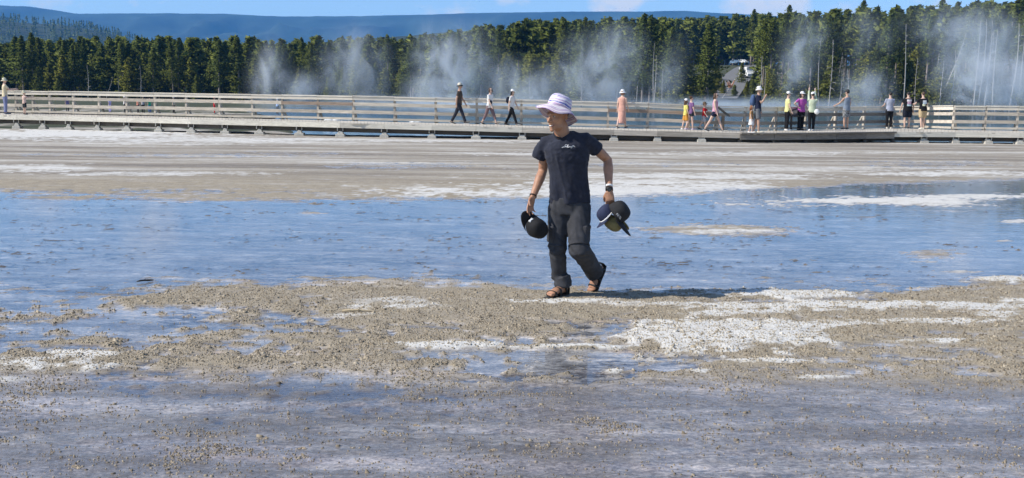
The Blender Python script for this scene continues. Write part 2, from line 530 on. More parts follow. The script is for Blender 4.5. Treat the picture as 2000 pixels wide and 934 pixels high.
    brk = math_('ADD', math_('MULTIPLY', math_('SUBTRACT', fine, 0.5), 0.8), math_('MULTIPLY', math_('SUBTRACT', stk, 0.5), 1.5))
    wn = math_('ADD', math_('MULTIPLY', A('wet'), 1.12), math_('MULTIPLY', brk, math_('SUBTRACT', 1.05, math_('MULTIPLY', A('wet'), 0.55))), True)
    col = mix(wn, dry, wetc)
    col = mix(math_('MULTIPLY', A('fila'), 0.8), col, (0.05, 0.04, 0.032))
    # banks behind the boardwalk and forest floor
    gr = ramp(noise(1.2, 6, 0.7), [(0.38, (0.016, 0.024, 0.006)), (0.58, (0.05, 0.056, 0.016)), (0.76, (0.16, 0.14, 0.08))])
    col = mix(A('grass'), col, gr)
    ff = ramp(noise(0.25, 6, 0.7), [(0.35, (0.022, 0.032, 0.012)), (0.6, (0.07, 0.075, 0.03)), (0.75, (0.17, 0.15, 0.10))])
    col = mix(A('forest'), col, ff)
    L.new(col, b.inputs['Base Color'])
    rg = N.new('ShaderNodeMapRange')
    rg.inputs['To Min'].default_value = 0.92; rg.inputs['To Max'].default_value = 0.09
    L.new(wn, rg.inputs['Value'])
    rvar = math_('MULTIPLY', math_('SUBTRACT', noise(1.7, 6, 0.65, stretch=(0.3, 1.4, 1)), 0.53), math_('MULTIPLY', wn, 0.9))
    L.new(math_('ADD', math_('ADD', rg.outputs[0], rvar), math_('MULTIPLY', A('grass'), 0.6), True), b.inputs['Roughness'])
    b.inputs['IOR'].default_value = 1.48
    bp = N.new('ShaderNodeBump')
    bp.inputs['Distance'].default_value = 0.012
    st = N.new('ShaderNodeMapRange')
    st.inputs['To Min'].default_value = 1.0; st.inputs['To Max'].default_value = 0.22
    L.new(wn, st.inputs['Value'])
    L.new(st.outputs[0], bp.inputs['Strength'])
    rg2 = noise(5.0, 6, 0.65, stretch=(0.35, 1.3, 1))
    hsum = math_('ADD', math_('MULTIPLY', rg2, 2.2), math_('ADD', math_('MULTIPLY', noise(90, 4, 0.7), 0.6), math_('MULTIPLY', noise(22, 4, 0.6), 0.9)))
    L.new(hsum, bp.inputs['Height'])
    L.new(bp.outputs[0], b.inputs['Normal'])
    return m

ground = build_ground()

# ------------------------------------------------------------------ water: the thin runoff sheet and the hot pool
def water_mat(name, tint, rough, wave, scale, body=None, stretch=(0.5, 1.0, 1.0), depth=0.0):
    m, nt, b, out = nodes(name)
    N, L = nt.nodes, nt.links
    N.remove(b)
    geo = N.new('ShaderNodeNewGeometry')
    mpn = N.new('ShaderNodeMapping'); mpn.inputs['Scale'].default_value = stretch
    L.new(geo.outputs['Position'], mpn.inputs['Vector'])
    n = N.new('ShaderNodeTexNoise'); n.inputs['Scale'].default_value = scale; n.inputs['Detail'].default_value = 5
    L.new(mpn.outputs[0], n.inputs['Vector'])
    bp = N.new('ShaderNodeBump'); bp.inputs['Strength'].default_value = wave; bp.inputs['Distance'].default_value = 0.02
    L.new(n.outputs['Fac'], bp.inputs['Height'])
    lw = N.new('ShaderNodeLayerWeight'); lw.inputs['Blend'].default_value = 0.5      # facing = 1 - cos: Schlick's curve, the same from both sides
    L.new(bp.outputs[0], lw.inputs['Normal'])
    pw_ = N.new('ShaderNodeMath'); pw_.operation = 'POWER'; pw_.inputs[1].default_value = 5.0
    L.new(lw.outputs['Facing'], pw_.inputs[0])
    fr = N.new('ShaderNodeMath'); fr.operation = 'MULTIPLY_ADD'; fr.inputs[1].default_value = 0.98; fr.inputs[2].default_value = 0.02
    L.new(pw_.outputs[0], fr.inputs[0])
    gl = N.new('ShaderNodeBsdfGlossy'); gl.inputs['Roughness'].default_value = rough
    L.new(bp.outputs[0], gl.inputs['Normal'])
    tr = N.new('ShaderNodeBsdfTransparent'); tr.inputs['Color'].default_value = (*tint, 1)
    low = tr.outputs[0]
    if body:
        df = N.new('ShaderNodeBsdfDiffuse'); df.inputs['Color'].default_value = (*body, 1)
        mx0 = N.new('ShaderNodeMixShader'); mx0.inputs[0].default_value = depth
        L.new(low, mx0.inputs[1]); L.new(df.outputs[0], mx0.inputs[2])
        low = mx0.outputs[0]
    mx = N.new('ShaderNodeMixShader')
    L.new(fr.outputs[0], mx.inputs[0]); L.new(low, mx.inputs[1]); L.new(gl.outputs[0], mx.inputs[2])
    L.new(mx.outputs[0], out.inputs['Surface'])
    return m

def sheet(name, pts, z, mat, label):
    me = bpy.data.meshes.new(name)
    me.from_pydata([(x, y, z) for x, y in pts], [], [tuple(range(len(pts)))])
    me.materials.append(mat)
    o = link(bpy.data.objects.new(name, me))
    return tag(o, label, kind='structure')

sheet('shallow_water', [(-8, 2.5), (8, 2.5), (34, 40), (-34, 40)], 0.0,
      water_mat('runoff_water', (0.93, 0.95, 0.97), 0.035, 0.10, 9.0, stretch=(0.35, 1.0, 1)),
      'shallow blue runoff water spread over the terrace')
sheet('hot_pool', [(-10.6, 44.2), (60, 44.2), (170, 190), (-42, 190), (-30, 110), (-20.5, 85), (-18.5, 72), (-13, 60), (-13, 52)], -0.47,
      water_mat('pool_water', (0.6, 0.85, 0.95), 0.16, 0.10, 3.0, body=(0.13, 0.34, 0.48), depth=0.8),
      'steaming blue hot pool behind the boardwalk')

# ------------------------------------------------------------------ loose crust flakes lying on the terrace
def build_flakes():
    N0 = 440000
    yy = np.exp(rng.uniform(np.log(3.6), np.log(13.5), N0))
    xx = rng.uniform(-1, 1, N0) * (0.4 + 0.60 * yy)
    z, wh, grav, film, px, py = flats(xx, yy)
    clump = fbm(xx * 1.5 + 3, yy * 2.2, 4); cl2 = fbm(xx * 5 + 30, yy * 7, 3)
    dens = 0.85 * sstep(0.0, 0.016, z) * (1 - 0.85 * film) * sstep(-0.95, 0.05, clump + 0.5 * cl2)
    dens = dens + film * (0.30 - 0.2 * sstep(1150, 1450, px) * sstep(740, 790, py)) * 1.7 * sstep(0.2, 0.75, clump + 0.9 * cl2) * sstep(-0.004, 0.01, z)
    left = sstep(420, 40, px) * sstep(715, 760, py) * sstep(860, 800, py)
    dens = dens + 0.5 * left * sstep(-0.2, 0.4, clump + cl2)
    dens = dens + 0.008 * (py > 600)
    dens = dens * (1 - 0.35 * np.clip(wh, 0, 1)) * np.where(py < lo_of(px) - 4, 0.03, 1)
    keep = rng.random(N0) < dens * (yy / 13.5) ** 0.25
    xx, yy, z, wh, film = xx[keep], yy[keep], z[keep], wh[keep], film[keep]
    n = len(xx)
    K = 5
    size = 0.0030 + 0.0066 * rng.random(n) ** 2.2 + 0.015 * (rng.random(n) > 0.97) * rng.random(n)
    size = size * (0.85 + 0.3 * rng.random(n)) * (1 - 0.15 * film)
    ang = (np.arange(K) / K * 2 * np.pi)[None, :] + rng.uniform(0, 6.28, n)[:, None] + rng.uniform(-.35, .35, (n, K))
    rad = size[:, None] * rng.uniform(0.6, 1.3, (n, K))
    el = rng.uniform(0.4, 0.95, n)[:, None]
    ca, sa = np.cos(ang) * rad, np.sin(ang) * rad * el
    th = size * rng.uniform(0.10, 0.36, n) + .0012
    tx, ty = rng.normal(0, .32, n)[:, None], rng.normal(0, .32, n)[:, None]
    base = np.maximum(z, -0.002)[:, None]
    top = base + th[:, None] + ca * tx + sa * ty + 0.001
    bot = base - 0.004 + 0 * ca
    V = np.zeros((n, 2 * K, 3))
    V[:, :K, 0] = xx[:, None] + ca; V[:, :K, 1] = yy[:, None] + sa; V[:, :K, 2] = bot
    V[:, K:, 0] = xx[:, None] + ca * .86; V[:, K:, 1] = yy[:, None] + sa * .86; V[:, K:, 2] = top
    off = (np.arange(n) * 2 * K)[:, None]
    tops = off + np.arange(K, 2 * K)[None, :]
    sides = np.stack([np.stack([off[:, 0] + k, off[:, 0] + (k + 1) % K, off[:, 0] + K + (k + 1) % K, off[:, 0] + K + k], -1) for k in range(K)], 1).reshape(-1, 4)
    me = mesh_np('crust_flakes', V.reshape(-1, 3), [tops, sides])
    tone = rng.random(n) * (0.72 - 0.2 * film) + 0.25 * np.clip(wh, 0, 1)
    a = me.attributes.new('tone', 'FLOAT', 'POINT')
    a.data.foreach_set('value', np.repeat(np.clip(tone, 0, 1), 2 * K).astype(np.float32))
    m, nt, b, o_ = nodes('flake_crust')
    at = nt.nodes.new('ShaderNodeAttribute'); at.attribute_name = 'tone'
    r = nt.nodes.new('ShaderNodeValToRGB')
    e = r.color_ramp.elements
    e.new(0.4); e.new(0.75)
    for k, (p, c) in enumerate([(0, (.12, .095, .065)), (.35, (.28, .228, .155)), (.72, (.44, .375, .275)), (1, (.70, .66, .58))]):
        e[k].position = p; e[k].color = (*c, 1)
    nt.links.new(at.outputs['Fac'], r.inputs['Fac']); nt.links.new(r.outputs[0], b.inputs['Base Color'])
    b.inputs['Roughness'].default_value = 0.85
    me.materials.append(m)
    o = link(bpy.data.objects.new('crust_flakes', me))
    tag(o, 'loose tan flakes of mineral crust strewn over the terrace', kind='stuff')
    print('flakes', n)
def lo_of(px): return np.interp(px, _lo_x, _lo_y)
build_flakes()
# ------------------------------------------------------------------ the boardwalk
FRONT = ([-160, 0, 350, 690, 960, 1230, 1340, 1480, 1600, 1745, 1860, 2000, 2200],
         [45.0, 43.6, 41.2, 39.0, 38.5, 38.4, 38.3, 38.2, 38.8, 39.9, 40.0, 39.7, 39.3])
WIDE = ([-160, 0, 690, 1018, 1230, 1345, 1480, 1560, 1735, 1800, 1861, 2000, 2200],
        [3.3, 3.2, 3.0, 2.8, 2.5, 2.6, 3.0, 3.6, 5.4, 4.6, 2.9, 2.6, 2.6])
DECKZ = ([-160, 0, 690, 960, 1230, 1480, 1735, 1900, 2200], [0.60, 0.60, 0.565, 0.51, 0.43, 0.38, 0.44, 0.47, 0.50])
def deck_z(px): return float(np.interp(px, *DECKZ))
def walk(px, side):
    """a point of the deck's edge: side 0 the near edge, 1 the far edge; px is a column of the photograph"""
    Y = float(np.interp(px, *FRONT)) + side * float(np.interp(px, *WIDE))
    z = deck_z(px)
    # column -> x at this depth (includes the camera's roll)
    py = 185.0
    for _ in range(4):
        p = P(px, py, Y)
        py -= (z - p.z) * F / Y
    p = P(px, py, Y)
    return Vector((p.x, p.y, z))

def wood_mat(name, col, var=0.35, rand=0.22):
    """weathered boards: grain along the longest local axis"""
    m, nt, b, o = nodes(name)
    N, L = nt.nodes, nt.links
    t = N.new('ShaderNodeNewGeometry')
    mpn = N.new('ShaderNodeMapping'); mpn.inputs['Scale'].default_value = (0.9, 6.0, 14.0)
    L.new(t.outputs['Position'], mpn.inputs['Vector'])
    n = N.new('ShaderNodeTexNoise'); n.inputs['Scale'].default_value = 1.6; n.inputs['Detail'].default_value = 8; n.inputs['Roughness'].default_value = .65
    L.new(mpn.outputs[0], n.inputs['Vector'])
    r = N.new('ShaderNodeValToRGB')
    e = r.color_ramp.elements
    e[0].position = .28; e[1].position = .72
    e[0].color = (*[c * (1 - var) for c in col], 1); e[1].color = (*[min(1, c * (1 + var)) for c in col], 1)
    L.new(n.outputs['Fac'], r.inputs['Fac'])
    oi = N.new('ShaderNodeObjectInfo')
    mr = N.new('ShaderNodeMapRange'); mr.inputs['To Min'].default_value = 1 - rand; mr.inputs['To Max'].default_value = 1 + rand
    L.new(oi.outputs['Random'], mr.inputs['Value'])
    hv = N.new('ShaderNodeHueSaturation'); L.new(mr.outputs[0], hv.inputs['Value']); L.new(r.outputs[0], hv.inputs['Color'])
    L.new(hv.outputs[0], b.inputs['Base Color'])
    b.inputs['Roughness'].default_value = .85
    bp = N.new('ShaderNodeBump'); bp.inputs['Strength'].default_value = .4; bp.inputs['Distance'].default_value = .01
    L.new(n.outputs['Fac'], bp.inputs['Height']); L.new(bp.outputs[0], b.inputs['Normal'])
    return m
WOOD_TOP = wood_mat('weathered_rail_wood', (0.66, 0.60, 0.50), .20, .08)
WOOD = wood_mat('weathered_wood', (0.47, 0.415, 0.34))
WOOD_BROWN = wood_mat('brown_wood', (0.30, 0.225, 0.17))
WOOD_DECK = wood_mat('deck_wood', (0.50, 0.45, 0.37), .3, .1)
WOOD_SHADE = wood_mat('shaded_wood', (0.22, 0.195, 0.165))  # darker copy of the weathered boards, shade painted into the colour
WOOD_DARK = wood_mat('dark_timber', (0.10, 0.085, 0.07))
WOOD_FASCIA = wood_mat('fascia_wood', (0.66, 0.61, 0.51), .25, .10)
CONC = plain('pale_concrete', (0.50, 0.47, 0.405), .9, .15, 14, .3, 80)
STEEL = plain('dull_steel', (0.32, 0.32, 0.31), .5, .2, 20, metal=.7)

POSTS = [-132, -88, -46, -8, 33, 66, 99, 145, 195, 249, 304, 365, 430, 494, 552, 622, 691, 771, 851, 931, 1018, 1103, 1187, 1265, 1345, 1400, 1454, 1514, 1572, 1630, 1686, 1740, 1800, 1861, 1923, 1985, 2047, 2110, 2170]
FEET = [-120, -70, -20, 33, 84, 134, 190, 248, 310, 374, 440, 507, 585, 665, 751, 844, 930, 1020, 1110, 1199, 1284, 1370, 1445, 1511, 1574, 1632, 1690, 1745, 1804, 1866, 1930, 1992, 2056, 2120, 2170]
bw = empty('boardwalk', walk(1000, 0.5))
tag(bw, 'long grey wooden boardwalk with post and rail fence across the flats', 'boardwalk')
BW0 = Vector(bw.location)
def bpart(mb, name, mat, parent=None, kind=None):
    mb.v = [tuple(Vector(p) - BW0) for p in mb.v]
    o = mb.build(name, mat, bw if parent is None else parent)
    if kind: o['kind'] = kind
    return o
def bevel(o, w=0.006):
    md = o.modifiers.new('bevel', 'BEVEL'); md.width = w; md.segments = 1
    return o

H_RAIL = 1.05
def rail_h(px): return float(np.interp(px, [-200, 1265, 1400, 1740, 1861, 2200], [1.05, 1.05, 0.98, 0.98, 1.04, 1.04]))
rr = random.Random(3)
for i, px in enumerate(POSTS):
    b = walk(px, 1.0)
    h = rail_h(px)
    inward = (walk(px, 0.0) - b).normalized()
    along = (walk(px + 12, 1.0) - walk(px - 12, 1.0)).normalized()
    across = Vector((along.y, -along.x, 0)).normalized()            # toward the camera side
    mb = MB().beam(b + Vector((0, 0, -.25)), b + Vector((0, 0, h - 0.02)), .09, .10, up=across)
    bpart(mb, 'post', WOOD)
    # diagonal brace on the outer side
    mb = MB().beam(b - across * .09 + Vector((0, 0, .55)), b - across * .42 + Vector((0, 0, -.05)), .05, .09, up=along)
    bpart(mb, 'brace', WOOD)
    # outrigger block the brace stands on
    mb = MB().beam(b + across * .3 + Vector((0, 0, -.11)), b - across * .55 + Vector((0, 0, -.11)), .09, .12)
    bpart(mb, 'outrigger', WOOD)
    if i + 1 < len(POSTS):
        c = walk(POSTS[i + 1], 1.0); h2 = rail_h(POSTS[i + 1])
        gap = (c - b).normalized() * .004
        def board(z0, z1, w, hh, nm, mat, off):
            ac = across * off
            jit = rr.uniform(-.008, .008)
            mbb = MB().beam(b + gap + ac + Vector((0, 0, z0 + jit)), c - gap + ac + Vector((0, 0, z1 + jit)), w, hh)
            return bpart(mbb, nm, mat)
        board(h, h2, .19, .045, 'top_rail', WOOD_TOP, .02)
        board(h - .10, h2 - .10, .038, .13, 'upper_rail', WOOD_TOP, .068)
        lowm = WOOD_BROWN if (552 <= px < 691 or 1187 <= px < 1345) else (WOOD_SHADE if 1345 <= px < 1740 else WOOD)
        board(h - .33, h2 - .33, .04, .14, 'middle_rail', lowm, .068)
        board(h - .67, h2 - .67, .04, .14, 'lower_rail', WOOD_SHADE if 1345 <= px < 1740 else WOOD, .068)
        board(.10, .10, .09, .09, 'kerb', WOOD_DECK, .10)

# deck: boards laid across, one span at a time
def deck_span(p0, p1):
    n = max(2, int(round((walk(p1, .5) - walk(p0, .5)).length / 0.145)))
    mb = MB()
    for k in range(n):
        a = p0 + (p1 - p0) * (k + .03) / n; b = p0 + (p1 - p0) * (k + .97) / n
        z = Vector((0, 0, rr.uniform(-.006, .004)))
        over = rr.uniform(-.02, .015)
        q = [walk(a, over), walk(b, over), walk(b, 1.06), walk(a, 1.06)]
        vs = [v + z for v in q] + [v + z - Vector((0, 0, .05)) for v in q]
        mb.add(vs, [(0, 1, 2, 3), (7, 6, 5, 4), (0, 4, 5, 1), (1, 5, 6, 2), (2, 6, 7, 3), (3, 7, 4, 0)])
    bpart(mb, 'deck_planks', WOOD_DECK, kind='stuff')
for i in range(len(FEET) - 1):
    p0, p1 = FEET[i], FEET[i + 1]
    deck_span(p0, p1)
    a, b = walk(p0, 0.0), walk(p1, 0.0)
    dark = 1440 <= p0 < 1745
    out = Vector((b.y - a.y, -(b.x - a.x), 0)).normalized() * (.03 if not dark else .06)
    g = (b - a).normalized() * .004
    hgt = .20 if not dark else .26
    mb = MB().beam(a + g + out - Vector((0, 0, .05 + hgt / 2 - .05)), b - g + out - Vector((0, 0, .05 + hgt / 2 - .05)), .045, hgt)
    bpart(mb, 'fascia_board', WOOD_SHADE if dark else (WOOD if 960 <= p0 < 1440 else WOOD_FASCIA))  # spans turned from the sun get darker wood, shade in the colour
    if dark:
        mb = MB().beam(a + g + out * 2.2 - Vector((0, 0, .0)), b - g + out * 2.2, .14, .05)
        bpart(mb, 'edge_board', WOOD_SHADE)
    a2, b2 = walk(p0, .10), walk(p1, .10)
    bpart(MB().beam(a2 - Vector((0, 0, .30)), b2 - Vector((0, 0, .30)), .08, .16), 'shadow_gap_beam', WOOD_DARK)  # dark board added for the deep shadow gap below the deck edge
    # stringers under the deck
    for s_ in (.33, .66, .97):
        a2, b2 = walk(p0, s_), walk(p1, s_)
        mb = MB().beam(a2 - Vector((0, 0, .15)), b2 - Vector((0, 0, .15)), .05, .18)
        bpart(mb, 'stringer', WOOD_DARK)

for i, px in enumerate(FEET):
    a0, a1 = walk(px, 0.03), walk(px, 1.0)
    z = a0.z
    cross = MB().beam(a0 - Vector((0, 0, .29)), a1 - Vector((0, 0, .29)), .12, .12)
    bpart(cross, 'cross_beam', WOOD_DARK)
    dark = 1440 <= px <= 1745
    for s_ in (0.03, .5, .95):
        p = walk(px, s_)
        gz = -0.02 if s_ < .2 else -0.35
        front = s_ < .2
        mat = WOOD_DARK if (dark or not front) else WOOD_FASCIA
        mb = MB().box((p.x, p.y, (z - .34 + gz + .1) / 2), (.13, .13, max(.1, z - .34 - gz - .1)))
        po = bpart(mb, 'pier_post', mat)
        if not dark or not front:
            bm_ = MB().box((p.x, p.y, gz + .05), (rr.uniform(.32, .42), .36, .18), taper=.86).box((p.x, p.y, gz + .17), (rr.uniform(.19, .25), .22, .09), taper=.8)
            fo = bpart(bm_, 'footing', CONC if front else WOOD_DARK)  # rows under the deck in dark wood, their shade put into the colour
            bevel(fo, .012)
        if front and not dark:
            for dx in (-.11, .11):
                bpart(MB().box((p.x + dx, p.y - .10, z - .22), (.03, .012, .22)), 'strap', CONC)

# slanting information panel at the platform's corner, and a second one on the far rail
def info_panel(px, side, rz, name, label, lift=0.62):
    b = walk(px, side)
    e = empty(name, b, rz)
    tag(e, label, 'sign')
    for sx in (-.2, .2): MB().box((sx, 0, lift / 2), (.07, .07, lift)).build('support', WOOD_DARK, e)
    rot = Matrix.Rotation(math.radians(38), 3, 'X')
    p = MB().box((0, 0, lift + .16), (.55, .62, .04), rot=rot)
    p.build('panel', plain('sign_back', (.06, .055, .05), .5, .2, 10), e)
    f = MB().box((0, -.012, lift + .182), (.5, .56, .012), rot=rot)
    f.build('sign_face', plain('sign_print', (.10, .10, .09), .45, .5, 7), e)
    return e
info_panel(1411, .80, math.radians(86), 'information_sign', 'dark slanted information panel beside the woman in pink tank top')
info_panel(1553, .93, math.radians(10), 'information_sign', 'low dark information panel on the rail behind the woman in magenta', .62)

# ------------------------------------------------------------------ the low boardwalk across the pool, seen through the rails
fw = empty('boardwalk', (-35, 103, -1.05))
tag(fw, 'distant low boardwalk across the pool seen through the left rails', 'boardwalk')
xs = np.linspace(-31, 14, 16)
for i in range(15):
    m = MB().beam((xs[i], .05 * i, .42), (xs[i + 1] - .02, .05 * (i + 1), .42), 2.4, .06); m.build('deck_section', WOOD_DECK, fw)
    m = MB().beam((xs[i], .05 * i - 1.22, .30), (xs[i + 1] - .02, .05 * (i + 1) - 1.22, .30), .05, .26); m.build('fascia_board', WOOD_DARK, fw)  # dark board stands in for the shadow of this far deck
    m = MB().box((xs[i], .05 * i - 1.0, .08), (.14, .14, .5)); m.build('pier_post', WOOD_DARK, fw)
    m = MB().box((xs[i], .05 * i + 1.0, .08), (.14, .14, .5)); m.build('pier_post', WOOD_DARK, fw)

# ------------------------------------------------------------------ pale sinter mounds in the pool
def rock(px, py, Y, r, name, label, group=None):
    p = P(px, py, Y)
    m = MB(); rk = random.Random(int(px))
    for k in range(5):
        m.ball((rk.uniform(-.6, .6) * r[0], rk.uniform(-.5, .5) * r[1], r[2] * rk.uniform(-.1, .35)), (r[0] * rk.uniform(.35, .65), r[1] * rk.uniform(.4, .7), r[2] * rk.uniform(.45, .8)), 9, 6)
    o = m.build(name, plain('white_sinter', (.72, .71, .68), .9, .12, 6, .5, 20), None, True)
    md = o.modifiers.new('fuse', 'REMESH'); md.mode = 'VOXEL'; md.voxel_size = .06
    tx = bpy.data.textures.new('rock_relief', 'CLOUDS'); tx.noise_scale = .25
    dm = o.modifiers.new('relief', 'DISPLACE'); dm.texture = tx; dm.strength = .14
    o.location = (p.x, p.y, -.47)
    tag(o, label, 'rock', group)
rock(655, 212, 66, (.9, .5, .55), 'rock', 'white mineral mound in the pool behind the brown middle rail', 'pale mounds in the pool')
rock(643, 212, 65, (.28, .3, .62), 'rock', 'small upright white mound left of the larger white mound', 'pale mounds in the pool')
rock(805, 214, 70, (.7, .5, .45), 'rock', 'white mound in the pool left of the man in brown shirt', 'pale mounds in the pool')
rock(826, 216, 62, (.5, .4, .35), 'rock', 'small white mound closest to the man in brown shirt', 'pale mounds in the pool')
# ------------------------------------------------------------------ mountains far off
RIDGE_X = [-1500, -600, -200, 0, 60, 100, 155, 200, 330, 440, 520, 600, 700, 800, 900, 1000, 1100, 1330, 1400, 1500, 1700, 2000, 2600, 3600]
RIDGE_Y = [0, 2, 5, 9, 12, 18, 27, 25, 25, 26, 29, 31, 30, 28, 24, 24, 22, 20, 23, 30, 36, 45, 60, 80]
def mountain(name, Y0, rx, ry, depth, mat, label, base=-8, nx=420, nyy=46, amp=1.0, seed=0):
    pxs = np.linspace(rx[0], rx[-1], nx)
    topy = np.interp(pxs, rx, ry) + 1.4 * fbm(pxs / 70.0 + seed, pxs * 0 + seed, 4)
    X = np.zeros((nyy, nx)); Y = np.zeros((nyy, nx)); Z = np.zeros((nyy, nx))
    tops = [P(float(a), float(b), Y0) for a, b in zip(pxs, topy)]
    for j in range(nyy):
        t = j / (nyy - 1)                                   # 0 foot (near) .. 0.7 crest .. 1 behind
        for i, tp in enumerate(tops):
            y = Y0 - depth * (0.72 - t)
            X[j, i] = tp.x * y / Y0; Y[j, i] = y
            pr = (t / .72) if t < .72 else 1 - .3 * (t - .72) / .28
            Z[j, i] = base + (tp.z - base) * (pr ** 1.0 if pr < 1 else 1)
    u = X / (Y0 * .035) + seed; v = Y / (Y0 * .06)
    T = np.linspace(0, 1, nyy)[:, None]
    rel = fbm(u, v, 5, .55) * amp * Y0 * .016 * np.clip((T) * (0.72 - T) * 9, 0, 1)
    Z = Z + np.where(T < .72, rel, 0)
    V = np.stack([X, Y, Z], -1).reshape(-1, 3)
    i = np.arange(nyy - 1)[:, None] * nx + np.arange(nx - 1)[None, :]
    fc = np.stack([i, i + 1, i + nx + 1, i + nx], -1).reshape(-1, 4)
    me = mesh_np(name, V, fc, True); me.materials.append(mat)
    return tag(link(bpy.data.objects.new(name, me)), label, kind='structure')
mtm = plain('forested_mountain', (.028, .046, .034), .95, .6, .004)
mountain('mountain_ridge', 6000, RIDGE_X, RIDGE_Y, 2600, mtm, 'long blue forested plateau along the horizon')
mountain('wooded_hill', 2000, [-700, -300, -100, 0, 60, 120, 180, 225, 262, 300], [20, 24, 32, 40, 44, 48, 58, 68, 80, 94], 640,
         plain('hill_forest_floor', (.03, .042, .018), .95, .5, .03), 'dark wooded hill at the left foot of the mountains', nx=120, nyy=30, amp=.5, seed=4)
mountain('wooded_rise', 1500, [640, 720, 800, 860, 920, 1000, 1150], [80, 72, 66, 60, 62, 66, 80], 500,
         plain('hill_forest_floor', (.03, .042, .018), .95, .5, .03), 'faint wooded rise beyond the middle of the forest', nx=100, nyy=24, amp=.5, seed=9)

# ------------------------------------------------------------------ foliage and bark
def needles_mat(name, dark, light, yellow):
    m, nt, b, o = nodes(name)
    N, L = nt.nodes, nt.links
    at = N.new('ShaderNodeAttribute'); at.attribute_name = 'tone'
    r = N.new('ShaderNodeValToRGB')
    r.color_ramp.elements[0].color = (*dark, 1); r.color_ramp.elements[1].color = (*light, 1)
    L.new(at.outputs['Fac'], r.inputs['Fac'])
    oi = N.new('ShaderNodeObjectInfo')
    mx = N.new('ShaderNodeMix'); mx.data_type = 'RGBA'
    mr = N.new('ShaderNodeMapRange'); mr.inputs['To Max'].default_value = .75
    L.new(oi.outputs['Random'], mr.inputs['Value']); L.new(mr.outputs[0], mx.inputs[0])
    L.new(r.outputs[0], mx.inputs[6])
    mm = N.new('ShaderNodeMix'); mm.data_type = 'RGBA'; mm.blend_type = 'MULTIPLY'; mm.inputs[0].default_value = 1
    L.new(r.outputs[0], mm.inputs[6]); mm.inputs[7].default_value = (*yellow, 1)
    L.new(mm.outputs[2], mx.inputs[7])
    L.new(mx.outputs[2], b.inputs['Base Color'])
    b.inputs['Roughness'].default_value = .75
    b.inputs['Specular IOR Level'].default_value = .25
    # thin needles let some light through
    tl = N.new('ShaderNodeBsdfTranslucent'); L.new(mx.outputs[2], tl.inputs['Color'])
    ms = N.new('ShaderNodeMixShader'); ms.inputs[0].default_value = .40
    L.new(b.outputs[0], ms.inputs[1]); L.new(tl.outputs[0], ms.inputs[2]); L.new(ms.outputs[0], o.inputs['Surface'])
    return m
NEEDLES = needles_mat('pine_needles', (.085, .125, .028), (.23, .285, .066), (1.22, 1.06, .8))
NEEDLES_YOUNG = needles_mat('young_pine_needles', (.12, .155, .030), (.33, .37, .075), (1.3, 1.08, .8))
BARK = plain('grey_bark', (.24, .20, .165), .95, .35, 3, .4, 12, stretch=(1, 1, .2), rand=.25)
DEADWOOD = plain('bleached_deadwood', (.40, .37, .33), .9, .25, 3, .3, 12, stretch=(1, 1, .2), rand=.2)

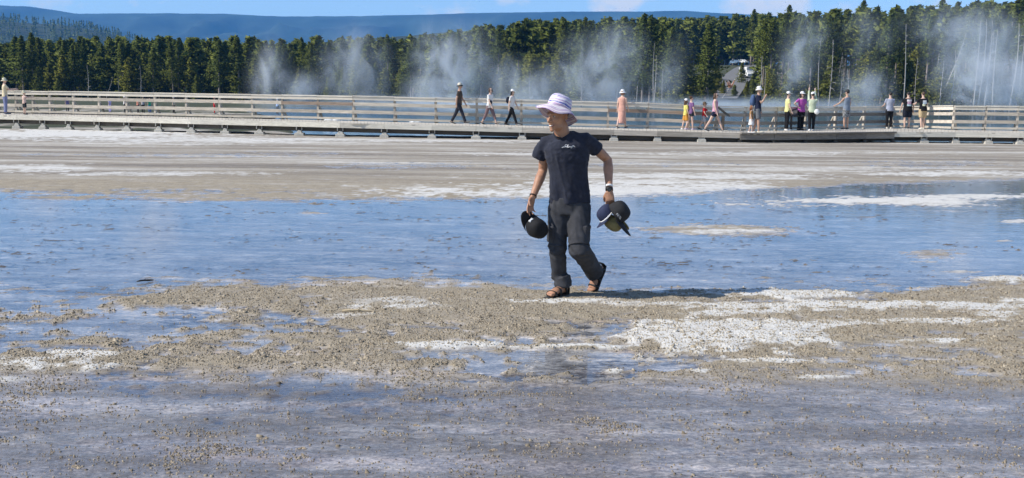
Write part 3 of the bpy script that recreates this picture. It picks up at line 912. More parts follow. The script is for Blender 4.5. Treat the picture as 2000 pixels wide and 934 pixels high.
def leaf_normals(V, lean, H, g):
    """needle tufts catch light as a rounded mass: normals lean out of the crown"""
    c = V.mean(1)
    t = (c[:, 2:3] / H) ** 2
    d = c - np.concatenate([lean * t, c[:, 2:3]], 1)
    d = d / np.maximum(np.linalg.norm(d, axis=1)[:, None], .05)
    d = d + np.array([0, 0, .45]) + g.normal(0, .42, d.shape)
    return d / np.maximum(np.linalg.norm(d, axis=1)[:, None], 1e-6)
def soften(me, nq):
    me.normals_split_custom_set_from_vertices(np.repeat(nq, 4, 0).astype(np.float32))
def pine_meshes(H, seed, crown_from, rmax, n_clump, young=False, ragged=.5, leafs=7):
    """trunk mesh and crown mesh of one lodgepole pine"""
    g = np.random.default_rng(seed)
    r0 = .016 * H if not young else .012 * H
    tb = MB()
    lean = g.normal(0, .012, 2) * H
    zs = np.linspace(0, H * .985, 9)
    pts = [(lean[0] * (z / H) ** 2, lean[1] * (z / H) ** 2, z) for z in zs]
    tb.tube(pts, [max(.015, r0 * (1 - .93 * z / H)) for z in zs], 6)
    # dead lower twigs
    if not young:
        for k in range(26):
            z = g.uniform(.10, crown_from + .12) * H; a = g.uniform(0, 6.28); l = g.uniform(.3, 1.3)
            c = Vector((lean[0] * (z / H) ** 2, lean[1] * (z / H) ** 2, z))
            tb.tube([c, c + Vector((math.cos(a) * l * .6, math.sin(a) * l * .6, -.05 * l)), c + Vector((math.cos(a) * l, math.sin(a) * l, g.uniform(-.3, .15) * l))], [.028, .02, .01], 3)
    trunk = tb.mesh('trunk', True)
    # whorls of boughs
    C = []; D = []; SZ = []
    nb = int(n_clump / 9)
    u = g.random(nb) ** .85
    zc = (crown_from + (1 - crown_from) * u)
    prof = np.interp((zc - crown_from) / (1 - crown_from), [0, .06, .2, .45, .7, .88, 1.0], [.5, .85, 1.0, .76, .46, .2, .02])
    gapn = g.random(24)
    az = g.uniform(0, 6.28, nb)
    lobes = 1 + ragged * .55 * np.sin(az * 2 + gapn[0] * 6 + zc * 11) + ragged * .5 * np.sin(az * 3 + gapn[1] * 6 - zc * 23)
    L_ = rmax * prof * np.clip(lobes, .35, 1.6) * g.uniform(.65, 1.15, nb)
    keep = g.random(nb) > .25 * ragged
    for z, a, l in zip(zc[keep] * H, az[keep], L_[keep]):
        rise = (-.25 if z < H * .75 else .25) * l
        for s in np.linspace(.3, 1.0, 9) + g.normal(0, .05, 9):
            w = .16 * l + .10
            C.append((math.cos(a) * l * s + g.normal(0, w) + lean[0] * (z / H) ** 2, math.sin(a) * l * s + g.normal(0, w) + lean[1] * (z / H) ** 2, z + rise * s + .18 * l * s * s + g.normal(0, .14)))
            D.append((math.cos(a), math.sin(a), .35)); SZ.append(g.uniform(.75, 1.3))
    # leader
    for k in range(24):
        z = H * (1 - .10 * g.random()); C.append((g.normal(0, .10) + lean[0], g.normal(0, .10) + lean[1], z)); D.append((g.normal(), g.normal(), 2.5)); SZ.append(.8)
    C = np.array(C); D = np.array(D); SZ = np.array(SZ); n = len(C)
    # every clump: a few narrow needle blades fanned about the bough's direction
    V = []; T = []
    tone = g.random(n)
    for k in range(leafs // 2):
        d = D + g.normal(0, .75, (n, 3)); d /= np.linalg.norm(d, axis=1)[:, None]
        s = np.cross(d, g.normal(0, 1, (n, 3))); s /= np.maximum(np.linalg.norm(s, axis=1)[:, None], 1e-6)
        ln = (.20 + .16 * g.random(n)) * SZ * (.8 if young else 1.0); wd = ln * g.uniform(.30, .5, n)
        a_ = C - d * (ln * .5)[:, None]
        V.append(np.stack([a_, C + s * wd[:, None], C + d * ln[:, None], C - s * wd[:, None]], 1))
        T.append(tone * .65 + .35 * g.random(n))
    V = np.concatenate(V); T = np.concatenate(T)
    q = len(V)
    me = mesh_np('crown', V.reshape(-1, 3), np.arange(q * 4).reshape(q, 4), True)
    soften(me, leaf_normals(V, lean[None, :], H, g))
    at = me.attributes.new('tone', 'FLOAT', 'POINT'); at.data.foreach_set('value', np.repeat(T, 4).astype(np.float32))
    return trunk, me, V, T, leaf_normals(V, lean[None, :], H, g)

def snag_mesh(H, seed, leanx=0.0, branchy=1.0):
    g = random.Random(seed)
    tb = MB()
    r0 = .007 * H + .03
    zs = [H * t for t in (0, .2, .4, .6, .8, .93, 1)]
    P_ = [Vector((leanx * z + .02 * H * math.sin(z * .35 + seed), .0, z)) for z in zs]
    tb.tube(P_, [r0 * (1 - .8 * z / H) for z in zs], 6)
    for k in range(int(22 * branchy)):
        z = g.uniform(.3, .97) * H; a = g.uniform(0, 6.28); l = g.uniform(.4, 1.9) * (1.15 - z / H)
        i = min(5, int(z / H * 6)); c = P_[0].lerp(P_[-1], z / H)
        c = Vector((leanx * z + .02 * H * math.sin(z * .35 + seed), 0, z))
        e = c + Vector((math.cos(a) * l, math.sin(a) * l, g.uniform(-.6, .35) * l))
        tb.tube([c, c.lerp(e, .5) + Vector((0, 0, .12 * l)), e], [.045, .03, .012], 4)
    return tb.mesh('trunk', True)

VAR = {}
for k in range(5):
    VAR['pine', k] = pine_meshes(17.0, 100 + k, .16 + .07 * (k % 3), 1.75 + .45 * (k % 3), 2300, ragged=.5 + .1 * (k % 3))
for k in range(5):
    VAR['tall', k] = pine_meshes(19.0, 200 + k, .50 + .05 * (k % 3), 1.75, 1700, ragged=.8)
for k in range(4):
    VAR['young', k] = pine_meshes(8.0, 300 + k, .05, 1.7, 1700, young=True, ragged=.45)
for (kind, k), v in VAR.items():
    v[0].materials.append(BARK); v[1].materials.append(NEEDLES_YOUNG if kind == 'young' else NEEDLES)
SNAG = [snag_mesh(11.0, 40 + k, leanx=(0, .03, -.05, .0)[k], branchy=(1, .5, 1.2, .25)[k]) for k in range(4)]
for s in SNAG: s.materials.append(DEADWOOD)

def ground_z(x, y): return float(hill(np.array([x]), np.array([y]))[0])
def place(px, Y, z=None):
    """world foot of something in this column of the photograph at this distance"""
    h = horizon(px)
    p = P(px, h, Y)
    return Vector((p.x, p.y, ground_z(p.x, p.y) - .1 if z is None else z))

TOPX = [-300, 0, 55, 75, 100, 300, 500, 650, 780, 860, 920, 960, 1000, 1100, 1200, 1300, 1400, 1500, 1600, 1700, 1800, 1900, 2000, 2300]
TOPY = [74, 80, 74, 72, 78, 73, 76, 75, 71, 66, 54, 48, 44, 34, 32, 35, 34, 26, 22, 16, 10, 4, 0, -6]
trees = []
def tree(px, Y, kind, k, height, label, group, rz, name=None):
    f = place(px, Y)
    e = empty(name or {'pine': 'pine_tree', 'tall': 'pine_tree', 'young': 'young_pine'}[kind], f, rz)
    base = {'pine': 17.0, 'tall': 19.0, 'young': 8.0}[kind]
    s = height / base
    g = random.Random(int(px * 13 + Y * 7))
    wd = g.uniform(.95, 1.5) if kind != 'tall' else g.uniform(.9, 1.25)
    e.scale = (s * wd, s * wd * g.uniform(.9, 1.1), s)
    tag(e, label, 'tree', group)
    t, c = VAR[kind, k][:2]
    link(bpy.data.objects.new('trunk', t), e); link(bpy.data.objects.new('crown', c), e)
    return e
def top_limit(px, Y):
    """tallest tree that stays under the forest's outline in the photograph"""
    f = place(px, Y)
    return (P(px, float(np.interp(px, TOPX, TOPY)), Y).z - f.z)
tg = random.Random(11)
GAP = (1388, 1478)                                  # the clearing with the road
n_ind = 0
far_pts = []
def region(px):
    return 'left' if px < 620 else ('middle' if px < 1120 else 'right')
MARKS = [(110, 'above the person in cream shirt'), (190, 'by the first bleached snag on the left'), (255, 'by the crooked leaning snag'), (330, 'right of the slender bleached snag'),
         (400, 'above the far visitor in cream top'), (500, 'above the far visitor in red'), (600, 'behind the leftmost thin steam plume'), (760, 'behind the broad steam between dark clumps'),
         (860, 'left of the man in brown shirt'), (960, 'above the man in brown shirt'), (1045, 'above the two women walking'), (1140, 'above the striped sun hat'), (1260, 'above the woman in the pink dress'),
         (1330, 'left of the girl in yellow'), (1400, 'above the boy in red shirt'), (1490, 'by the clearing with the road'), (1550, 'above the woman in pale yellow'), (1620, 'above the woman raising a phone'),
         (1700, 'above the man in tank top'), (1790, 'above the two black shirts with prints'), (1880, 'left of the dense steam bank'), (2100, 'behind the dense steam bank at the right edge')]
cands = []
for r_ in range(15):
    t = r_ / 14.0
    px = -60.0
    while px < 2080:
        zf = float(np.interp(px, _px, _ZF)); zb = float(np.interp(px, _px, _ZB))
        Y = zf + (zb - zf) * (t ** 1.15) + tg.uniform(-4, 4)
        step = (2.7 + 2.0 * t) * F / Y
        x = px + tg.uniform(-.5, .5) * step
        px += step * tg.uniform(.7, 1.35)
        if (GAP[0] < x < GAP[1] and Y < 352) or (1300 < x < GAP[1] and 199 < Y < 356): continue
        cands.append((t, x, Y))
for _ in range(190): cands.append((tg.choice([.7, .95]), tg.uniform(1285, 1500), tg.uniform(374, 440)))
cands.sort()
tops_done = {}
for t, x, Y in cands:
    lim = top_limit(x, Y)
    reg = region(x)
    if t < .16 and tg.random() < (.72 if x < 1250 else .5):
        kind = 'young'; hh = tg.uniform(4.5, 10.5)
    elif reg == 'right' and tg.random() < .72 and x > 1480 or (reg == 'middle' and tg.random() < .35):
        kind = 'tall'; hh = tg.uniform(14, 21)
    else:
        kind = 'pine'; hh = tg.uniform(11, 18)
    back = t > .62
    if back: hh = lim * tg.choice([.86, .9, .93, .96, .98, 1.0, 1.03])
    hh = min(hh, lim * tg.uniform(.88, 1.03))
    if hh < 3: continue
    k = tg.randrange(4 if kind == 'young' else 5)
    # trees in view one by one: the front ranks and those that make the outline
    if n_ind < 296 and -20 < x < 2020 and (t < .16 or (t > .80 and tg.random() < .16) or (t < .40 and tg.random() < .22)):
        n_ind += 1
        side = next(w for lim_, w in MARKS if x < lim_)
        rank = 'at the forest edge' if t < .12 else ('on the skyline' if t > .75 else 'inside the forest')
        if kind == 'young':
            lb = f'bushy yellow-green young pine {side}'; gp = f'young pines {side}'
        elif kind == 'tall':
            lb = f'bare-trunked pine {rank} {side}'; gp = f'bare-trunked pines {rank} {side}'
        else:
            lb = f'dense green pine {rank} {side}'; gp = f'pines {rank} {side}'
        tree(x, Y, kind, k, hh, lb, gp, tg.uniform(0, 6.28))
    else:
        far_pts.append((x, Y, kind, k, hh))
# single pines that stand out against the sky
for px, py, Y, lb in [(66, 66, 232, 'tall pointed pine rising above the left end of the forest'),
                      (1672, 3, 300, 'slender spired pine standing highest above the middle of the right forest'),
                      (1530, 12, 320, 'thin pine poking above the trees under the small cloud'),
                      (1823, 0, 230, 'broad dark pine reaching the top edge above the right forest'),
                      (1463, 20, 345, 'narrow pine on the skyline above the clearing with the road')]:
    f = place(px, Y)
    tree(px, Y, 'pine', 1, P(px, py, Y).z - f.z, lb, None, 1.0)
# the rest of the forest: one mass
def forest_mass():
    tv, tf, tt = [], [], []
    tvq = []
    gq = np.random.default_rng(5)
    QV, QT, QN, TVs, TFs = [], [], [], [], []
    nt_ = 0
    def put(x, Y, kind, k, hh, frac, z=None):
        nonlocal nt_
        V, T, NQ = VAR[kind, k][2:5]
        f = place(x, Y, z)
        sel = gq.random(len(V)) < frac
        A = V[sel]; s = hh / {'pine': 17.0, 'tall': 19.0, 'young': 8.0}[kind]
        c = A.mean(1, keepdims=True)
        grow = min(3.3, frac ** -.42)
        A = c + (A - c) * grow
        a = gq.uniform(0, 6.28); ca, sa = math.cos(a), math.sin(a)
        B = np.stack([A[..., 0] * ca - A[..., 1] * sa, A[..., 0] * sa + A[..., 1] * ca, A[..., 2]], -1) * s
        nn = NQ[sel]; QN.append(np.stack([nn[:, 0] * ca - nn[:, 1] * sa, nn[:, 0] * sa + nn[:, 1] * ca, nn[:, 2]], -1))
        QV.append(B * np.array([1.3, 1.3, 1.0]) + np.array(f)); QT.append(np.clip(T[sel] * gq.uniform(.75, 1.25) + .08, 0, 1))
        r = .016 * hh
        an = np.arange(4) * math.pi / 2
        ring = np.stack([np.cos(an), np.sin(an)], -1)
        vb = np.concatenate([np.c_[ring * r, np.zeros(4)], np.c_[ring * r * .25, np.full(4, hh * .9)]]) + np.array(f)
        TVs.append(vb)
        TFs.append(np.array([[i, (i + 1) % 4, 4 + (i + 1) % 4, 4 + i] for i in range(4)]) + nt_)
        nt_ += 8
    for (x, Y, kind, k, hh) in far_pts:
        put(x, Y, kind, k, hh, .05 if Y > 260 else .075)
    # canopy beyond the first forest, thinning to the hill
    for _ in range(520):
        Y = gq.uniform(320, 780); x = gq.uniform(-60, 960)
        put(x, Y, 'pine', int(gq.integers(5)), gq.uniform(13, 18) + (Y - 320) * .004, .05, z=-.5 + max(0, Y - 330) * .006)
    # trees on the wooded hill
    ho = bpy.data.objects['wooded_hill'].data
    co = np.empty(len(ho.vertices) * 3, np.float32); ho.vertices.foreach_get('co', co); co = co.reshape(-1, 3)
    pick = gq.choice(len(co), 3000)
    for i in pick:
        x, y, z = co[i]
        x += gq.uniform(-11, 11); y += gq.uniform(-12, 12)
        V, T, NQ = VAR['pine', int(gq.integers(5))][2:5]
        sel = gq.random(len(V)) < .011
        QN.append(NQ[sel])
        A = V[sel]; c = A.mean(1, keepdims=True); A = c + (A - c) * 6.0
        QV.append(A * gq.uniform(.8, 1.1) + np.array([x, y, z - 1.0])); QT.append(T[sel])
    QV = np.concatenate(QV); QT = np.concatenate(QT)
    me = mesh_np('distant_forest', QV.reshape(-1, 3), np.arange(len(QV) * 4).reshape(-1, 4), True)
    soften(me, np.concatenate(QN))
    at = me.attributes.new('tone', 'FLOAT', 'POINT'); at.data.foreach_set('value', np.repeat(QT, 4).astype(np.float32))
    me.materials.append(NEEDLES)
    o = tag(link(bpy.data.objects.new('distant_forest', me)), 'dense pine forest filling the hillside behind the front trees', kind='stuff')
    me2 = mesh_np('forest_trunks', np.concatenate(TVs), np.concatenate(TFs)); me2.materials.append(BARK)
    o2 = link(bpy.data.objects.new('forest_trunks', me2), o); o2['kind'] = 'stuff'
    print('forest quads', len(QV), 'individual', n_ind, 'mass', len(far_pts))
forest_mass()

# dead standing trunks
def snag(px, py_top, Y, k, label, group='dead trunks in the forest', tilt=0.0, thick=1.0):
    f = place(px, Y)
    h = P(px, py_top, Y).z - f.z
    e = empty('dead_tree', f, (px * 1.7) % 6.28 if abs(tilt) < .01 else 0)
    s = h / 11.0
    e.scale = (s ** .5 * thick, s ** .5 * thick, s)
    if tilt: e.rotation_euler = (0, tilt, 0)
    tag(e, label, 'dead tree', group)
    link(bpy.data.objects.new('trunk', SNAG[k]), e)
SN = [(172, 128, 205, 0, 'bleached dead trunk at the forest edge above the left rail'), (207, 148, 203, 2, 'crooked leaning pale snag above the left rail', .35),
      (275, 128, 204, 0, 'slender bleached snag left of the sunlit young pines'), (232, 150, 203, 1, 'short grey snag between the crooked and the slender snag'),
      (1036, 138, 150, 3, 'thin pale dead pole just left of the striped sun hat')]
for a in SN: snag(a[0], a[1], a[2], a[3], a[4], None, a[5] if len(a) > 5 else 0)
sg = random.Random(21)
for k in range(40):
    px = sg.choice([sg.uniform(1180, 1390), sg.uniform(1480, 1720), sg.uniform(1740, 2000), sg.uniform(1740, 2000)])
    zf = float(np.interp(px, _px, _ZF))
    Y = zf + sg.uniform(-6, 26)
    top = sg.uniform(70, 150) if px < 1740 else sg.uniform(40, 140)
    side = 'between clearing and steam' if px < 1390 else ('in the middle of the right forest' if px < 1740 else 'at the far right of the forest')
    snag(px, top, Y, sg.choice([0, 1, 3, 3]), f'pale bare dead trunk {side}', f'dead trunks {side}')
snag(1828, 55, 152, 3, 'dead trunk leaning diagonally across the right forest', None, .30)
for px, top in ((1903, 42), (1913, 38), (1925, 40), (1938, 60), (1990, 18), (1976, 45)):
    snag(px, top, 148, 3, 'tall straight pale pole rising from the steam at the far right', 'tall pale poles at the far right', 0, 1.25)

# ------------------------------------------------------------------ the clearing: road, parked car, white van, dry shrub
ASPH = plain('asphalt', (.17, .17, .17), .9, .2, 2)
def smooth_z(px, Y): return float(np.mean([place(px, Y + d).z for d in range(-45, 46, 5)]))
def road():
    a = [(1380, 199), (1402, 178), (1430, 160), (1455, 152)]; b = [(1440, 203), (1462, 188), (1490, 170), (1500, 156)]
    Ys = [196, 262, 318, 372]
    vs, n = [], 24
    for i in range(n):
        t = i / (n - 1)
        Y = float(np.interp(t, [0, .33, .66, 1], Ys))
        for e in (a, b):
            px = float(np.interp(t, [0, .33, .66, 1], [q[0] for q in e]))
            p = place(px, Y); vs.append((p.x, p.y, smooth_z(px, Y) + .62))
    fs = [(2 * i, 2 * i + 1, 2 * i + 3, 2 * i + 2) for i in range(n - 1)]
    me = bpy.data.meshes.new('road'); me.from_pydata(vs, [], fs); me.materials.append(ASPH)
    tag(link(bpy.data.objects.new('road', me)), 'grey asphalt road through the clearing in the right forest', kind='structure')
    # edge line
    vs = []
    for i in range(n):
        t = i / (n - 1)
        Y = float(np.interp(t, [0, .33, .66, 1], Ys))
        for f_ in (.50, .513):
            px = float(np.interp(t, [0, .33, .66, 1], [q[0] * (1 - f_) + w[0] * f_ for q, w in zip(a, b)]))
            p = place(px, Y); vs.append((p.x, p.y, smooth_z(px, Y) + .64))
    me = bpy.data.meshes.new('road_line'); me.from_pydata(vs, [], fs); me.materials.append(plain('road_paint', (.7, .68, .6), .8))
    link(bpy.data.objects.new('road_line', me), bpy.data.objects['road'])
road()
GLASS = plain('dark_glass', (.02, .025, .03), .08, .1, 3, spec=.6)
TYRE = plain('tyre_rubber', (.02, .02, .02), .8, .2, 20)
LAMP = plain('lamp_glass', (.75, .74, .7), .2, .05, 5)
def vehicle(px, Y, rz, name, label, cat, paint, L_, W_, prof, cab, zoff=.65):
    f = place(px, Y); f.z += zoff
    e = empty(name, f, rz); tag(e, label, cat)
    n = len(prof); h = W_ / 2
    m = MB().add([(x, -h * (1 if z < 1.0 else .9), z) for x, z in prof] + [(x, h * (1 if z < 1.0 else .9), z) for x, z in prof],
                 [tuple(range(n))[::-1], tuple(range(n, 2 * n))] + [(i, (i + 1) % n, n + (i + 1) % n, n + i) for i in range(n)])
    o = m.build('body', paint, e); bevel(o, .06)
    for (x0, x1, z0, z1) in cab:
        for s in (-1, 1):
            MB().box(((x0 + x1) / 2, s * (h * .955), (z0 + z1) / 2), (x1 - x0, .05, z1 - z0)).build('window', GLASS, e)
    for x in (-L_ * .31, L_ * .31):
        for s in (-1, 1):
            wh = MB().tube([(x, s * (h - .16), .33), (x, s * (h + .02), .33)], [.33, .33], 14).build('wheel', TYRE, e)
            MB().tube([(x, s * (h + .015), .33), (x, s * (h + .03), .33)], [.19, .19], 10).build('rim', STEEL, wh)
    for s in (-1, 1):
        MB().box((L_ / 2 - .02, s * h * .72, .72), (.06, .34, .16)).build('headlight', LAMP, e)
    return e
vehicle(1433, 352, math.radians(-68), 'parked_car', 'blue-grey car parked at the top of the clearing', 'car', plain('blue_grey_paint', (.16, .24, .34), .25, .05, 3, spec=.7), 4.5, 1.8,
        [(-2.2, .3), (2.2, .3), (2.25, .75), (1.25, .95), (.6, 1.45), (-1.2, 1.5), (-2.1, 1.0), (-2.25, .7)], [(-1.15, -.2, 1.0, 1.38), (-.1, .7, 1.0, 1.36)])
vehicle(1447, 356, math.radians(-60), 'parked_car', 'white car behind the blue-grey car in the clearing', 'car', plain('white_paint', (.78, .78, .76), .3, .05, 3, spec=.6), 4.5, 1.8,
        [(-2.2, .3), (2.2, .3), (2.25, .75), (1.25, .95), (.6, 1.45), (-1.2, 1.5), (-2.1, 1.0), (-2.25, .7)], [(-1.15, -.2, 1.0, 1.38), (-.1, .7, 1.0, 1.36)])
vehicle(1456, 272, math.radians(-78), 'white_van', 'white boxy camper van half hidden by a pine below the road', 'van', plain('white_paint', (.78, .78, .76), .3, .05, 3, spec=.6), 5.8, 2.2,
        [(-2.9, .4), (2.9, .4), (2.95, 1.1), (2.4, 1.3), (2.0, 2.1), (2.1, 2.9), (-2.9, 2.95)], [(-2.2, -.6, 1.5, 2.2), (.2, 1.4, 1.4, 2.1)])
tree(1446, 255, 'young', 1, 5.6, 'small pine standing in front of the white van', None, .4)
tree(1412, 215, 'young', 2, 3.6, 'small dark pine at the lower edge of the road', None, 1.4)
tree(1470, 225, 'young', 0, 4.6, 'small pine to the right of the white van', None, 2.2)
tree(1392, 200, 'young', 3, 4.0, 'small pine left of the road in the clearing', None, .2)
tree(1402, 225, 'young', 1, 5.0, 'middle one of three small pines left of the road', None, 2.9)
tree(1398, 262, 'young', 0, 5.2, 'rearmost small pine left of the road', None, 0.9)
tree(1434, 205, 'young', 3, 3.2, 'smallest pine before the foot of the road', None, 3.9)
tree(1458, 210, 'young', 2, 3.8, 'small pine below the white van', None, 1.9)
# dry reddish shrub
fsh = place(1425, 235)
sh = empty('dry_shrub', fsh); tag(sh, 'dry orange shrub beside the road in the clearing', 'shrub')
mb = MB(); q = random.Random(4)
for k in range(60):
    a = q.uniform(0, 6.28); l = q.uniform(.5, 2.6)
    mb.tube([(0, 0, 0), (math.cos(a) * .25 * l, math.sin(a) * .25 * l, l * .6), (math.cos(a) * .4 * l + q.uniform(-.2, .2), math.sin(a) * .4 * l, l)], [.04, .05, .02], 4)
mb.build('twigs', plain('rust_twigs', (.50, .24, .13), .9, .3, 3), sh)
# ------------------------------------------------------------------ people
def fuse(o, vox, smooth=4, folds=0.0, fscale=.12, seed=0):
    """one continuous surface: voxel remesh, smoothing and, for cloth, soft folds"""
    md = o.modifiers.new('fuse', 'REMESH'); md.mode = 'VOXEL'; md.voxel_size = vox; md.use_smooth_shade = True
    if smooth:
        sm = o.modifiers.new('smooth', 'SMOOTH'); sm.factor = .5; sm.iterations = smooth
    if folds:
        tx = bpy.data.textures.new('cloth_folds', 'CLOUDS'); tx.noise_scale = fscale; tx.noise_depth = 2
        dm = o.modifiers.new('folds', 'DISPLACE'); dm.texture = tx; dm.strength = folds; dm.mid_level = .5
    return o
SKIN = plain('skin', (.50, .31, .22), .55, .10, 14, spec=.4)
SKIN_FAIR = plain('fair_skin', (.60, .41, .32), .55, .08, 14, spec=.4)
def cloth(name, col, var=.12, rough=.9): return plain('cloth_' + name, col, rough, var, 9, .15, 120, spec=.2)
HAIR = plain('brown_hair', (.085, .048, .028), .6, .3, 30, stretch=(1, 1, .2))
HAIR_DARK = plain('dark_hair', (.02, .015, .013), .6, .3, 30, stretch=(1, 1, .2))
HAIR_RED = plain('auburn_hair', (.22, .09, .035), .6, .3, 30, stretch=(1, 1, .2))
BLACK = cloth('black', (.012, .012, .014)); WHITE_C = cloth('white', (.76, .75, .73)); NAVY = cloth('navy', (.016, .02, .045))
def band(mb, c, u, w, ru, rw, half, thick=.004, n=20):
    """a strap or band round the centre c, in the plane of u and w"""
    c = Vector(c); u = Vector(u).normalized(); w = Vector(w).normalized(); ax = u.cross(w).normalized()
    vs = []; fs = []
    for k in range(n):
        a = 2 * math.pi * k / n
        for (dr, da) in ((0, -half), (thick, -half), (thick, half), (0, half)):
            vs.append(c + u * ((ru + dr) * math.cos(a)) + w * ((rw + dr) * math.sin(a)) + ax * da)
    for k in range(n):
        k2 = (k + 1) % n
        for j in range(4):
            j2 = (j + 1) % 4
            fs.append((k * 4 + j, k * 4 + j2, k2 * 4 + j2, k2 * 4 + j))
    return mb.add(vs, fs)
def lathe(mb, prof, n=24, mat3=None, wav=None, c=(0, 0, 0)):
    """prof: (r, z) from the top down; open surface"""
    vs = []; fs = []; c = Vector(c)
    for j, (r, z) in enumerate(prof):
        for k in range(n):
            a = 2 * math.pi * k / n
            rr_, zz_ = (r, z) if wav is None else wav(r, z, a, j)
            p = Vector((rr_ * math.cos(a), rr_ * math.sin(a), zz_))
            if mat3 is not None: p = mat3 @ p
            vs.append(c + p)
    for j in range(len(prof) - 1):
        for k in range(n):
            k2 = (k + 1) % n
            fs.append((j * n + k, (j + 1) * n + k, (j + 1) * n + k2, j * n + k2))
    return mb.add(vs, fs)

def person(px, fy, H, face, label, top, bottom, hat=None, hair=(HAIR, 'short'), arms=None, legs=None, shoes=BLACK, skin=SKIN_FAIR,
           kind_top='tee', kind_bot='pants', build=1.0, lean=0.0, headscale=1.0, at=None, vox=.019, glasses=False, group=None, headturn=0.0):
    """a visitor on the boardwalk. face: 0 looks at the camera, 90 to the right. arms: {'R': (pitch, out, elbow), 'L': ...}, legs: {'R': (swing, knee)}"""
    s = H / 1.75
    arms = arms or {}; legs = legs or {}
    if at is None:
        g = G(px, fy, deck_z(px))
        a, b = walk(px, .10), walk(px, .86)
        g.y = min(max(g.y, a.y), b.y); g.x = a.x + (b.x - a.x) * (g.y - a.y) / (b.y - a.y)
        g.z = deck_z(px) + .004
    else: g = Vector(at)
    e = empty('person', g, math.radians(face))
    tag(e, label, 'person', group)
    V = lambda x, y, z: Vector((x * s, y * s, z * s))
    # legs
    J = {}
    for sd, sx in (('R', -1), ('L', 1)):
        sw, kn = legs.get(sd, (0, 3))
        sw, kn = math.radians(sw), math.radians(kn)
        hip = V(sx * .088 * build, 0, .90)
        k = hip + V(sx * .005, -math.sin(sw) * .43, -math.cos(sw) * .43)
        a = k + V(0, -math.sin(sw - kn) * .40, -math.cos(sw - kn) * .40)
        J[sd] = [hip, k, a, sw - kn]
    low = min(J['R'][2].z, J['L'][2].z) - .075 * s
    for sd in 'RL': J[sd][:3] = [p - Vector((0, 0, low)) for p in J[sd][:3]]
    hz = -low
    ln = math.radians(lean)
    def up(x, y, z):          # torso points lean about the hips
        z0 = .90
        return Vector((x * s, (y * math.cos(ln) - (z - z0) * math.sin(ln)) * s, (z0 + (z - z0) * math.cos(ln)) * s + hz))
    body = MB()
    for sd in 'RL':
        h, k, a, ang = J[sd]
        body.tube([h, h.lerp(k, .5), k, k.lerp(a, .3), a], [.085 * s * build, .072 * s * build, .052 * s, .055 * s, .036 * s], 10)
        fd = Vector((0, -math.cos(ang * .6), math.sin(ang * .6) * .8))
        heel = a + Vector((0, .03 * s, -.045 * s)); toe = heel + fd * .21 * s
        body.tube([heel, heel.lerp(toe, .5), toe], [.032 * s, .036 * s, .028 * s], 8)
        J[sd] += [heel, toe]
    tz = [(.86, .150, .105), (.95, .155, .105), (1.08, .140, .098), (1.25, .160, .108), (1.38, .165, .095), (1.45, .095, .07)]
    body.tube([up(0, 0, z) for z, _, _ in tz], [(a * s * build, b * s * build) for _, a, b in tz], 14, ref=(1, 0, 0))
    AJ = {}
    for sd, sx in (('R', -1), ('L', 1)):
        p, o, el = [math.radians(v) for v in arms.get(sd, (5, 9, 12))[:3]]
        sh = up(sx * .170 * (.5 + .5 * build), 0, 1.385)
        d1 = Vector((sx * math.sin(o), -math.sin(p) * math.cos(o), -math.cos(p) * math.cos(o)))
        d2 = Vector((sx * math.sin(o * .4), -math.sin(p + el) * math.cos(o * .4), -math.cos(p + el) * math.cos(o * .4)))
        if len(arms.get(sd, ())) > 3 or (sd in arms and el > 1.3 and o > .6):       # hand on the hip
            d2 = Vector((-sx * .75, -.25, -.6)).normalized()
        ew = sh + d1 * .29 * s; wr = ew + d2 * .25 * s; ha = wr + d2 * .09 * s
        body.tube([sh, sh.lerp(ew, .5), ew, ew.lerp(wr, .3), wr], [.055 * s, .046 * s, .038 * s, .039 * s, .026 * s], 9)
        body.tube([wr, wr.lerp(ha, .5), ha, ha + d2 * .06 * s], [.024 * s, (.036 * s), .034 * s, .018 * s], 7)
        body.tube([wr.lerp(ha, .3), ha + Vector((-sx * .03, -.025, 0)) * s], [.015 * s, .011 * s], 6)
        AJ[sd] = (sh, ew, wr, ha)
    hs = s * headscale
    hc = up(0, -.015, 1.50) + Vector((0, 0, .125 * hs))
    body.tube([up(0, .01, 1.40), hc - Vector((0, 0, .05 * hs))], [.058 * s, .052 * s], 9)
    RT = Matrix.Rotation(math.radians(headturn), 3, 'Z')
    def hp(x, y, z): return hc + RT @ Vector((x, y, z)) * hs
    body.ball(hp(0, .012, .025), (.076 * hs, .094 * hs, .088 * hs), 12, 8, RT)
    body.ball(hp(0, -.028, -.03), (.062 * hs, .062 * hs, .082 * hs), 12, 8, RT)
    body.tube([hp(0, -.085, .005), hp(0, -.11, -.03)], [.010 * hs, .016 * hs], 6)
    for sx in (-1, 1): body.ball(hp(sx * .078, .012, -.005), (.010 * hs, .02 * hs, .03 * hs), 6, 5)
    fuse(body.build('body', skin, e), vox * max(.75, s))
    # eyes and mouth: small dark forms
    ey = MB()
    if glasses:
        ey.tube([hp(-.06, -.065, .005), hp(-.03, -.092, .004), hp(0, -.098, .006), hp(.03, -.092, .004), hp(.06, -.065, .005)], [.013 * hs] * 5, 6)
        ey.build('sunglasses', BLACK, e)
    else:
        for sx in (-1, 1):
            MB().ball(hp(sx * .03, -.083, .004), .011 * hs, 6, 5).build('eye', HAIR_DARK, e)
    MB().ball(hp(0, -.088, -.066), (.022 * hs, .008 * hs, .006 * hs), 8, 5, RT).build('mouth', plain('lips', (.34, .13, .11), .5), e)
